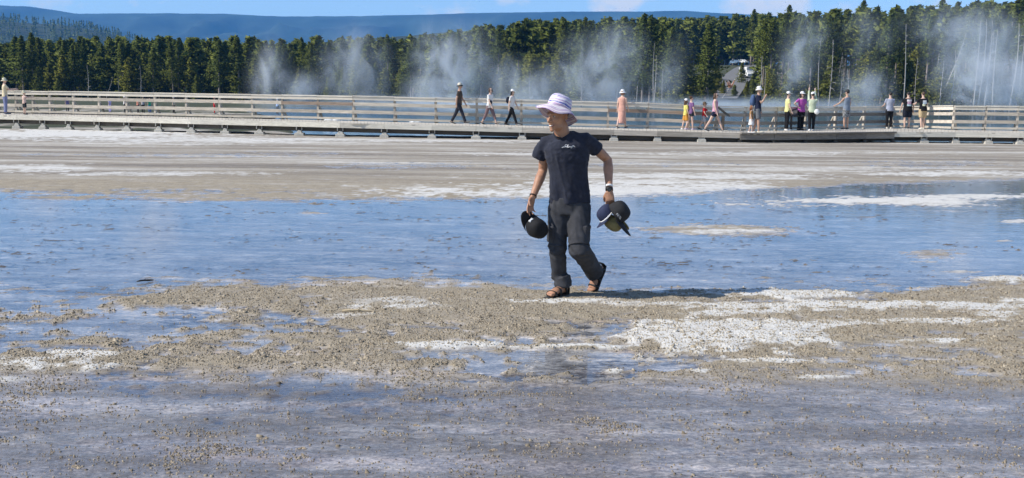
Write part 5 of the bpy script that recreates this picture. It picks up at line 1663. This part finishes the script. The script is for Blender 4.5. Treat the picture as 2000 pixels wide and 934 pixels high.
# script on the chest
def strokes(parent, lines, origin, ux, uy, scale, rad, mat, name, target):
    m = MB()
    for ln in lines:
        pts = [Vector(origin) + Vector(ux) * (x * scale) + Vector(uy) * (y * scale) for x, y in ln]
        m.tube(pts, [rad] * len(pts), 5)
    o = m.build(name, mat, parent)
    sw = o.modifiers.new('on_cloth', 'SHRINKWRAP'); sw.target = target; sw.wrap_method = 'PROJECT'; sw.use_project_y = True
    sw.use_negative_direction = True; sw.use_positive_direction = True; sw.offset = .0022; sw.wrap_mode = 'ABOVE_SURFACE'
    return o
SCR = [[(30, 57), (40, 55), (46, 50), (56, 53), (64, 50)], [(58, 40), (66, 30), (78, 31), (84, 38), (76, 45)], [(58, 40), (60, 46), (72, 51), (86, 53)], [(90, 28), (85, 42), (84, 52)], [(84, 53), (94, 52), (98, 46), (104, 51), (112, 48)],
       [(112, 48), (118, 44), (124, 48), (118, 53), (112, 49)], [(124, 46), (122, 56), (116, 61), (112, 58)], [(128, 36), (133, 48)], [(131, 38), (140, 36), (144, 46), (152, 46)]]
SCR = [[(x - 90, 45 - y) for x, y in l] for l in SCR]
strokes(man, SCR, Q(1112, 288, -.30), (1, 0, -.02), (0, 0, 1), .00092, .0016, plain('white_thread', (.80, .80, .80), .8), 'script', so)

# trousers
tr = MB()
tr.tube([Q(1113, 383, .0), Q(1113, 400, .0), Q(1112, 418, .0)], [(.170, .108), (.180, .116), (.170, .112)], 20, ref=(1, 0, 0))
tr.tube([HR + Vector((0, 0, .03)), HR.lerp(KR, .35), HR.lerp(KR, .75), KR, KR.lerp(AR, .3), KR.lerp(AR, .65), anR + Vector((.0, .012, .05)), anR + Vector((.0, .018, -.03))], [.099, .098, .088, .080, .078, .076, .078, .082], 16)
hemL = KL.lerp(AL, .90)
tr.tube([HL + Vector((0, 0, .03)), HL.lerp(KL, .35), HL.lerp(KL, .75), KL + Vector((0, 0, -.01)), KL.lerp(AL, .28), KL.lerp(AL, .6), hemL, KL.lerp(AL, .98)], [.103, .104, .097, .090, .088, .088, .092, .094], 16)
to = tr.build('trousers', TROUSER, man)
fuse(to, .009, 4)
bake_folds(to, trouser_folds)
def pocket(c, nrm, w, h, name='cargo_pocket'):
    nrm = Vector(nrm).normalized(); s = Vector((0, 0, 1)).cross(nrm).normalized(); u = nrm.cross(s)
    rot = Matrix((s, nrm, u)).transposed()
    o = MB().box(c, (w, .034, h), rot=rot).build(name, TROUSER, man)
    bevel(o, .012).modifiers['bevel'].segments = 3
    f = MB().box(Vector(c) + nrm * .006 + u * h * .36, (w * 1.02, .030, h * .26), rot=rot).build('pocket_flap', TROUSER, o)
    bevel(f, .008)
pocket(HR.lerp(KR, .62) + Vector((-.058, -.026, 0)), (-.92, -.38, 0), .12, .15)
pocket(HL.lerp(KL, .62) + Vector((.064, -.026, 0)), (.92, -.38, 0), .12, .15)
# knee seams of the zip-off legs
for K_, A_, H_, r in ((KR, AR, HR, .0795), (KL, AL, HL, .089)):
    c = H_.lerp(K_, .93); ax = (K_ - H_).normalized(); u = ax.orthogonal().normalized()
    sm = MB(); band(sm, c, u, ax.cross(u), r, r, .006, .006, 24)
    sm.build('zip_seam', TROUSER, man, True)

# sandals
def sandal(f, heel, label=None):
    d, u, s, L_ = f
    m = MB()
    m.tube([heel - d * .035 - u * .014, heel + d * .02 - u * .014, heel + d * L_ * .45 - u * .013, heel + d * L_ * .75 - u * .014, heel + d * (L_ + .012) - u * .010],
           [(.026, .014), (.041, .016), (.043, .015), (.053, .015), (.030, .012)], 14, ref=s)
    so_ = m.build('sandal', SANDAL, man, True)
    for t, ru, rw, hw, lift, tilt in ((.72, .052, .032, .011, .010, .25), (.46, .047, .046, .012, .018, .35), (.12, .040, .066, .011, .040, .9)):
        c = heel + d * L_ * t + u * lift
        ww = (u * math.cos(tilt * .5) + d * math.sin(tilt * .5) * (-1 if t > .2 else 1)).normalized()
        b = MB(); band(b, c, s, ww, ru, rw, hw, .005, 22)
        b.build('strap', SANDAL, so_, True)
    hb_ = MB().tube([heel - d * .03 - u * .01, heel - d * .036 + u * .03, heel - d * .028 + u * .075], [(.030, .006), (.030, .006), (.026, .005)], 10, ref=s)
    hb_.build('heel_strap', SANDAL, so_, True)
sandal(fR, heelR); sandal(fL, heelL)
# watch, wristband, bracelet
dW = (WL - EL).normalized(); uW = dW.orthogonal().normalized()
w_ = MB(); band(w_, WL - dW * .004, uW, dW.cross(uW), .031, .027, .011, .005); wo_ = w_.build('watch', SANDAL, man, True)
MB().tube([WL + Vector((-.004, -.028, .004)), WL + Vector((-.004, -.040, .004))], [.019, .018], 14).build('watch_face', plain('watch_glass', (.02, .02, .022), .15, spec=.6), wo_)
w_ = MB(); band(w_, WL - dW * .034, uW, dW.cross(uW), .032, .029, .009, .003); w_.build('wristband', WHITE_C, man, True)
dR = (WR - ER).normalized(); uR = dR.orthogonal().normalized()
w_ = MB(); band(w_, WR - dR * .006, uR, dR.cross(uR), .031, .027, .004, .004); w_.build('bracelet', SANDAL, man, True)

# striped sun hat
def stripe_mat(name, base, cols, freq):
    m, nt, b, o = nodes(name)
    N, L = nt.nodes, nt.links
    at = N.new('ShaderNodeAttribute'); at.attribute_name = 'ring'
    t = N.new('ShaderNodeTexCoord')
    n0 = N.new('ShaderNodeTexNoise'); n0.inputs['Scale'].default_value = 9; L.new(t.outputs['Object'], n0.inputs['Vector'])
    ad = N.new('ShaderNodeMath'); ad.operation = 'MULTIPLY_ADD'; ad.inputs[1].default_value = .10; L.new(n0.outputs['Fac'], ad.inputs[0]); L.new(at.outputs['Fac'], ad.inputs[2])
    mu = N.new('ShaderNodeMath'); mu.operation = 'MULTIPLY'; mu.inputs[1].default_value = freq; L.new(ad.outputs[0], mu.inputs[0])
    n1 = N.new('ShaderNodeTexNoise'); n1.noise_dimensions = '1D'; n1.inputs['Scale'].default_value = 1; n1.inputs['Detail'].default_value = 1
    L.new(mu.outputs[0], n1.inputs['W'])
    r = N.new('ShaderNodeValToRGB'); r.color_ramp.interpolation = 'CONSTANT'
    e = r.color_ramp.elements
    st = [(0, base), (.35, cols[0]), (.405, base), (.475, cols[1]), (.505, base), (.60, cols[2]), (.64, base)]
    while len(e) < len(st): e.new(.5)
    for k, (p, c) in enumerate(st): e[k].position = p; e[k].color = (*c, 1)
    L.new(n1.outputs['Fac'], r.inputs['Fac'])
    # woven gaps along each stripe
    n2 = N.new('ShaderNodeTexNoise'); n2.inputs['Scale'].default_value = 26; L.new(t.outputs['Object'], n2.inputs['Vector'])
    r2 = N.new('ShaderNodeMapRange'); r2.inputs['From Min'].default_value = .52; r2.inputs['From Max'].default_value = .6; r2.inputs['To Max'].default_value = .45; L.new(n2.outputs['Fac'], r2.inputs['Value'])
    mx = N.new('ShaderNodeMix'); mx.data_type = 'RGBA'; L.new(r2.outputs[0], mx.inputs[0]); L.new(r.outputs[0], mx.inputs[6]); mx.inputs[7].default_value = (*base, 1)
    L.new(mx.outputs[2], b.inputs['Base Color'])
    b.inputs['Roughness'].default_value = .9
    bp = N.new('ShaderNodeBump'); bp.inputs['Strength'].default_value = .35; bp.inputs['Distance'].default_value = .004
    sn = N.new('ShaderNodeMath'); sn.operation = 'SINE'; m3 = N.new('ShaderNodeMath'); m3.operation = 'MULTIPLY'; m3.inputs[1].default_value = 240
    L.new(at.outputs['Fac'], m3.inputs[0]); L.new(m3.outputs[0], sn.inputs[0]); L.new(sn.outputs[0], bp.inputs['Height']); L.new(bp.outputs[0], b.inputs['Normal'])
    return m
HATM = stripe_mat('striped_hat_weave', (.80, .78, .80), [(.36, .13, .40), (.10, .09, .42), (.50, .22, .46)], 9)
HATM2 = stripe_mat('striped_brim_weave', (.74, .69, .69), [(.42, .16, .32), (.26, .14, .40), (.52, .26, .38)], 13)
HAT_R = Matrix.Rotation(math.radians(19), 3, 'Y') @ Matrix.Rotation(math.radians(-14), 3, 'X')
def ringed(prof, n, name, mat, parent, wav=None):
    m = MB(); lathe(m, prof, n, HAT_R, wav, HC + Vector((.008, .018, .060)))
    me = m.mesh(name, True)
    ln = np.concatenate([[0], np.cumsum([math.hypot(prof[i + 1][0] - prof[i][0], prof[i + 1][1] - prof[i][1]) for i in range(len(prof) - 1)])])
    at = me.attributes.new('ring', 'FLOAT', 'POINT'); at.data.foreach_set('value', np.repeat(ln * 4, n).astype(np.float32))
    me.materials.append(mat)
    o = link(bpy.data.objects.new(name, me), parent)
    md = o.modifiers.new('thick', 'SOLIDIFY'); md.thickness = .004; md.offset = 0
    return o
prof = [(.002, .118), (.03, .117), (.058, .112), (.078, .102), (.090, .086), (.097, .064), (.101, .04), (.103, .018), (.104, .0)]
hat_o = ringed(prof, 40, 'sun_hat', HATM, man, lambda r, z, a, j: (r * (1 + .02 * math.sin(3 * a + j)), z + .004 * math.sin(2 * a + 1) * (z > .08)))
bprof = [(.104, .001), (.116, -.006), (.132, -.016), (.150, -.030), (.168, -.047), (.186, -.064)]
ringed(bprof, 48, 'brim', HATM2, hat_o, lambda r, z, a, j: (r * (1 + .012 * j * math.sin(2 * a + .6) * .35), z + .0042 * j * math.sin(2 * a + 2.4) + .002 * j * math.sin(5 * a)))

# ------------------------------------------------------------------ the caps in his hands (each a thing of its own)
def cap(name, label, crown_m, bill_m, pos, R3, under=None, rx=.082, ry=.094, h=.112, bill=.074, edge=None):
    """front of the cap toward local -Y, top toward +Z; pos is the middle of its opening"""
    e = empty(name, M0 + Vector(pos)); tag(e, label, 'cap')
    e.rotation_mode = 'QUATERNION'; e.rotation_quaternion = R3.to_quaternion()
    n, rings = 30, 9
    vs, fs = [], []
    for j in range(rings):
        th = (math.pi / 2) * (j / (rings - 1)) * .97
        for k in range(n):
            a = 2 * math.pi * k / n
            sq = 1 - .02 * abs(math.sin(3 * a)) ** .3 * 0 + .012 * math.cos(6 * a)
            up_ = h * math.sin(th) ** .92 * (1 + .10 * max(0, -math.sin(a)) * (1 - math.sin(th)))
            vs.append((rx * math.cos(th) ** .50 * math.cos(a) * sq, ry * math.cos(th) ** .50 * math.sin(a) * sq, up_))
    for j in range(rings - 1):
        for k in range(n):
            fs.append((j * n + k, j * n + (k + 1) % n, (j + 1) * n + (k + 1) % n, (j + 1) * n + k))
    fs.append(tuple((rings - 1) * n + k for k in range(n)))
    co = MB().add(vs, fs).build('crown', crown_m, e, True)
    md = co.modifiers.new('thick', 'SOLIDIFY'); md.thickness = .003
    MB().ball((0, 0, h * 1.0), (.008, .008, .005), 8, 5).build('button', crown_m, e, True)
    # visor: curved plate
    m_, q_ = 13, 6
    vs, fs = [], []
    for i in range(q_):
        t = i / (q_ - 1)
        for k in range(m_):
            a = math.radians(-90 + (k / (m_ - 1) - .5) * 146)
            x0, y0 = rx * math.cos(a), ry * math.sin(a)
            reach = bill * math.cos((k / (m_ - 1) - .5) * math.pi * .94) ** .7
            x1, y1 = x0 * (1 - .06 * t), y0 - reach * t
            vs.append((x1, y1, .004 - .018 * (x1 / rx) ** 2 - .010 * t))
    for i in range(q_ - 1):
        for k in range(m_ - 1):
            fs.append((i * m_ + k, (i + 1) * m_ + k, (i + 1) * m_ + k + 1, i * m_ + k + 1))
    vo = MB().add(vs, fs).build('visor', bill_m, e, True)
    md = vo.modifiers.new('thick', 'SOLIDIFY'); md.thickness = .004; md.offset = 0
    sb_ = MB(); band(sb_, (0, 0, .008), (1, 0, 0), (0, 1, 0), rx - .006, ry - .006, .012, .003, 26); sb_.build('sweatband', under or crown_m, e, True)
    if edge:
        eg = MB().tube([vs[(q_ - 1) * m_ + k] for k in range(m_)], [.0035] * m_, 6); eg.build('visor_edge', edge, vo, True)
    return e, co
def frame(front, top):
    """rotation that takes local -Y to front and +Z to top"""
    f = Vector(front).normalized(); t = Vector(top); t = (t - f * t.dot(f)).normalized()
    return Matrix(((-f).cross(t), -f, t)).transposed()
CAPB = plain('black_cap_cloth', (.010, .010, .012), .8, .2, 30, .2, 200, spec=.3)
CAPN = plain('navy_cap_cloth', (.022, .030, .070), .85, .2, 30, .2, 200)
CAPO = plain('olive_cap_cloth', (.20, .18, .085), .85, .2, 30, .2, 200)
CAPC = plain('charcoal_cap_cloth', (.016, .016, .018), .85, .2, 30, .2, 200)
MAROON = plain('maroon_lining', (.085, .018, .02), .85, .2, 30)
WHT = plain('white_thread', (.80, .80, .80), .8)
# black cap, held by its visor: front panel turned to the camera
fr = Q(1027, 412, -.13) - Q(1044, 446, -.12)
c1, c1o = cap('black_cap', 'black cap with white curved emblem held by its visor', CAPB, CAPB, Q(1045, 444, -.10), frame((-.58, -.34, .74), (.72, -.40, -.56)), rx=.086, ry=.10, h=.135, bill=.085)
def emblem():
    lines = []
    for sg in (1, -1):
        lines.append([(x, sg * (.0030 + 17.5 * x * x + .001)) for x in np.linspace(-.0165, .0165, 9)])
    m = MB()
    for ln in lines:
        pts = []
        for x, y in ln:
            zz = .046 + y * 1.25
            f_ = max(.05, 1 - (zz / .135) ** 2) ** .25
            pts.append((x * 1.2, -.100 * f_ * 1.01 * math.sqrt(max(.1, 1 - (x * 1.2 / .088) ** 2)) - .0045, zz))
        m.tube(pts, [.0052, .0056, .0054, .0046, .0042, .0046, .0054, .0056, .0052], 6)
    o = m.build('emblem', WHT, c1, True)
emblem()
# the bunch in the other hand
c2, _ = cap('navy_cap', 'navy cap with white visor edge, leftmost of the bunched caps', CAPN, CAPN, Q(1187, 420, -.10), frame((-.66, -.2, -.72), (-.70, -.05, .70)), edge=None, rx=.075, ry=.085, h=.088, bill=.062)
eg = MB(); band(eg, (0, 0, .002), (1, 0, 0), (0, 1, 0), .0755, .0855, .006, .004, 26); eg.build('piping', WHT, c2, True)
c3, _ = cap('olive_cap', 'olive cap with maroon lining hanging lowest in the bunch', CAPO, CAPO, Q(1201, 431, -.06), frame((.80, -.30, -.50), (-.30, -.50, -.85)), MAROON, rx=.078, ry=.09, h=.085, bill=.055)
c4, c4o = cap('charcoal_cap', 'large black cap with white lettering, rightmost of the bunched caps', CAPC, CAPC, Q(1203, 418, -.14), frame((.58, -.15, -.80), (.80, -.25, .56)), rx=.086, ry=.098, h=.118, bill=.13)
def lettering():
    cu = bpy.data.curves.new('lettering', 'FONT'); cu.body = 'NLTL'; cu.size = .026; cu.align_x = 'CENTER'; cu.extrude = .0015
    tmp = link(bpy.data.objects.new('lettering_curve', cu))
    me = bpy.data.meshes.new_from_object(tmp.evaluated_get(bpy.context.evaluated_depsgraph_get()))
    bpy.data.objects.remove(tmp)
    me.materials.clear(); me.materials.append(WHT)
    o = link(bpy.data.objects.new('lettering', me), c4)
    o.location = (-.080, -.030, .020)
    o.rotation_euler = (math.radians(90), 0, math.radians(-72))
lettering()

# ------------------------------------------------------------------ small things on the crust
def stick(px0, py0, px1, py1, r, mat, name, label, z=.012):
    a, b = G(px0, py0, z), G(px1, py1, z)
    m = MB(); L_ = b - a
    pts = [a + L_ * t + Vector((0, .004 * math.sin(t * 9), r * .5 * math.sin(t * 5))) for t in (0, .2, .45, .7, .9, 1)]
    c = (a + b) / 2; c.z = 0
    m.tube([p - c for p in pts], [r * .6, r, r * .95, r * 1.1, r * .8, r * .3], 7)
    m.tube([pts[2] - c, pts[2] - c + Vector((.02, -.02, .02))], [r * .5, r * .2], 5)
    o = m.build(name, mat, None, True); o.location = c
    return tag(o, label, 'stick')
stick(267, 550, 300, 546, .0085, plain('wet_wood', (.035, .028, .022), .4, .3, 30), 'driftwood', 'dark wet stick lying in the blue water at left', .016)
stick(668, 607, 736, 607, .011, plain('pale_stick', (.46, .37, .24), .8, .2, 30), 'driftwood', 'pale tan stick lying on the crust left of the man', .024)

# larger pieces of crust that lie singly in the foreground
def chunk(px, py, w, label, seed):
    c = G(px, py, .004); g = random.Random(seed)
    m = MB()
    for k in range(5):
        m.ball((g.uniform(-.5, .5) * w, g.uniform(-.35, .35) * w, w * .06 * k * .5), (w * g.uniform(.28, .5), w * g.uniform(.2, .35), w * g.uniform(.07, .14)), 9, 6, Matrix.Rotation(g.uniform(-.3, .3), 3, 'Y'))
    o = m.build('crust_chunk', plain('tan_crust', (.40, .32, .22), .9, .45, 60, .5, 200), None, True)
    o.location = c
    md = o.modifiers.new('fuse', 'REMESH'); md.mode = 'VOXEL'; md.voxel_size = w * .05
    tx = bpy.data.textures.new('crust_relief', 'CLOUDS'); tx.noise_scale = w * .16; tx.noise_depth = 3
    dm = o.modifiers.new('relief', 'DISPLACE'); dm.texture = tx; dm.strength = w * .22
    tag(o, label, 'crust', 'large pieces of crust in the foreground')
for i, (px, py, w, lb) in enumerate([(146, 914, .045, 'tan crust chunk nearest the bottom left corner'), (322, 856, .030, 'tan crust chunk halfway from the corner chunk to the twin chunks'), (514, 858, .034, 'left one of the twin tan crust chunks near the bottom'),
                                     (590, 876, .032, 'right one of the twin tan crust chunks near the bottom'), (362, 816, .026, 'small tan crust chunk farthest back at lower left'), (818, 832, .040, 'flat tan crust chunk below the pale reflection'),
                                     (966, 880, .030, 'tan crust chunk straight below the man near the bottom edge'), (1636, 878, .036, 'brown crust chunk lying alone at lower right'), (1060, 602, .02, 'small crust chunk just below the planted sandal')]):
    chunk(px, py, w, lb, 50 + i)
# ------------------------------------------------------------------ steam off the pool
def steam_mat(seed, dens, scale, veil=.14):
    m, nt, b, out = nodes('steam_%d' % seed)
    N, L = nt.nodes, nt.links
    N.remove(b)
    t = N.new('ShaderNodeTexCoord')
    # wispy noise in world metres, drawn out upwards and leaning with the wind
    geo = N.new('ShaderNodeNewGeometry')
    mpn = N.new('ShaderNodeMapping')
    mpn.inputs['Location'].default_value = (seed * 7.3, seed * 3.1, 0)
    mpn.inputs['Rotation'].default_value = (0, math.radians(24), 0)
    mpn.inputs['Scale'].default_value = (1, 1, .6)
    L.new(geo.outputs['Position'], mpn.inputs['Vector'])
    n = N.new('ShaderNodeTexNoise'); n.inputs['Scale'].default_value = scale; n.inputs['Detail'].default_value = 6; n.inputs['Roughness'].default_value = .62
    n.inputs['Distortion'].default_value = 1.1
    L.new(mpn.outputs[0], n.inputs['Vector'])
    r = N.new('ShaderNodeMapRange'); r.inputs['From Min'].default_value = .475; r.inputs['From Max'].default_value = .63; r.inputs['To Min'].default_value = veil; r.clamp = True
    # soft edge of the plume (object space: the domain is a unit ball)
    ln = N.new('ShaderNodeVectorMath'); ln.operation = 'LENGTH'
    L.new(t.outputs['Object'], ln.inputs[0])
    e = N.new('ShaderNodeMapRange'); e.interpolation_type = 'SMOOTHSTEP'
    e.inputs['From Min'].default_value = 1.0; e.inputs['From Max'].default_value = .05
    L.new(ln.outputs['Value'], e.inputs['Value'])
    # the noise eats into the plume from its edge
    sb = N.new('ShaderNodeMath'); sb.operation = 'MULTIPLY_ADD'; sb.inputs[1].default_value = .16; sb.inputs[2].default_value = -.10
    L.new(e.outputs[0], sb.inputs[0])
    ad = N.new('ShaderNodeMath'); ad.operation = 'ADD'; L.new(n.outputs['Fac'], ad.inputs[0]); L.new(sb.outputs[0], ad.inputs[1])
    L.new(ad.outputs[0], r.inputs['Value'])
    mu = N.new('ShaderNodeMath'); mu.operation = 'MULTIPLY'; L.new(r.outputs[0], mu.inputs[0]); L.new(e.outputs[0], mu.inputs[1])
    m2 = N.new('ShaderNodeMath'); m2.operation = 'MULTIPLY'; m2.inputs[1].default_value = dens * 1.35; L.new(mu.outputs[0], m2.inputs[0])
    v = N.new('ShaderNodeVolumePrincipled')
    v.inputs['Color'].default_value = (.92, .95, 1.0, 1)
    v.inputs['Anisotropy'].default_value = .1
    L.new(m2.outputs[0], v.inputs['Density'])
    L.new(v.outputs[0], out.inputs['Volume'])
    return m
def steam(px, py, rx, ry, Y, dens, seed, label, lean=.22, scale=.40):
    """a plume round the pixel (px, py), rx by ry pixels, at the distance Y"""
    c = P(px, py, Y); k = Y / F
    m = MB().ball((0, 0, 0), 1.0, 16, 10)
    o = m.build('steam', steam_mat(seed, dens, scale))
    o.location = c
    o.scale = (rx * k * 1.25, max(3.0, min(12, rx * k * .8)), ry * k * 1.2)
    o.rotation_euler = (0, lean if ry > 40 else 0, 0)
    tag(o, label, kind='stuff')
STEAM = [(522, 150, 46, 90, 92, .30, 'thin steam plume rising left of the dark tree clump'),
         (585, 172, 48, 44, 94, .26, 'small steam puff beside the leftmost thin plume'),
         (690, 140, 88, 105, 100, .24, 'broad steam plume between the dark tree clumps'),
         (885, 138, 100, 118, 104, .30, 'large steam plume above the man in brown shirt'),
         (830, 176, 60, 40, 98, .26, 'low puff of steam left of the man in brown shirt'),
         (1030, 172, 110, 66, 96, .22, 'low steam behind the walkers in white tops'),
         (1170, 145, 105, 100, 98, .28, 'steam plume above the woman in the long pink dress'),
         (1215, 90, 60, 60, 102, .16, 'high wisp of steam over the woman in the pink dress'),
         (1305, 150, 42, 95, 100, .22, 'faint steam left of the clearing'),
         (1565, 105, 62, 105, 108, .24, 'tall thin steam plume above the woman in magenta'),
         (1690, 170, 66, 62, 104, .24, 'steam wisps above the man in grey shirt'),
         (1695, 70, 70, 60, 108, .10, 'high thin wisp over the man in tank top'),
         (1945, 158, 140, 84, 100, .40, 'dense steam bank at the right edge'),
         (1900, 70, 150, 80, 112, .12, 'high drifting steam before the right hand trees'),
         (560, 204, 110, 22, 78, .10, 'low mist over the left end of the pool'),
         (900, 204, 320, 22, 74, .14, 'low mist lying on the pool in the middle'),
         (1500, 207, 420, 22, 76, .10, 'low mist lying on the pool behind the platform')]
for i, a in enumerate(STEAM):
    steam(a[0], a[1], a[2], a[3], a[4], a[5], i + 1, a[6])

# ------------------------------------------------------------------ the air: one box of even haze
def haze():
    m, nt, b, out = nodes('haze_air')
    nt.nodes.remove(b)
    v = nt.nodes.new('ShaderNodeVolumePrincipled')
    v.inputs['Color'].default_value = (.11, .44, 1.0, 1)
    v.inputs['Density'].default_value = 1.05e-4
    v.inputs['Anisotropy'].default_value = 0.0
    nt.links.new(v.outputs[0], out.inputs['Volume'])
    o = MB().box((0, 4500, 288), (16000, 12500, 596)).build('haze', m)
    tag(o, 'blue haze in the air in front of the far mountains', kind='stuff')
haze()
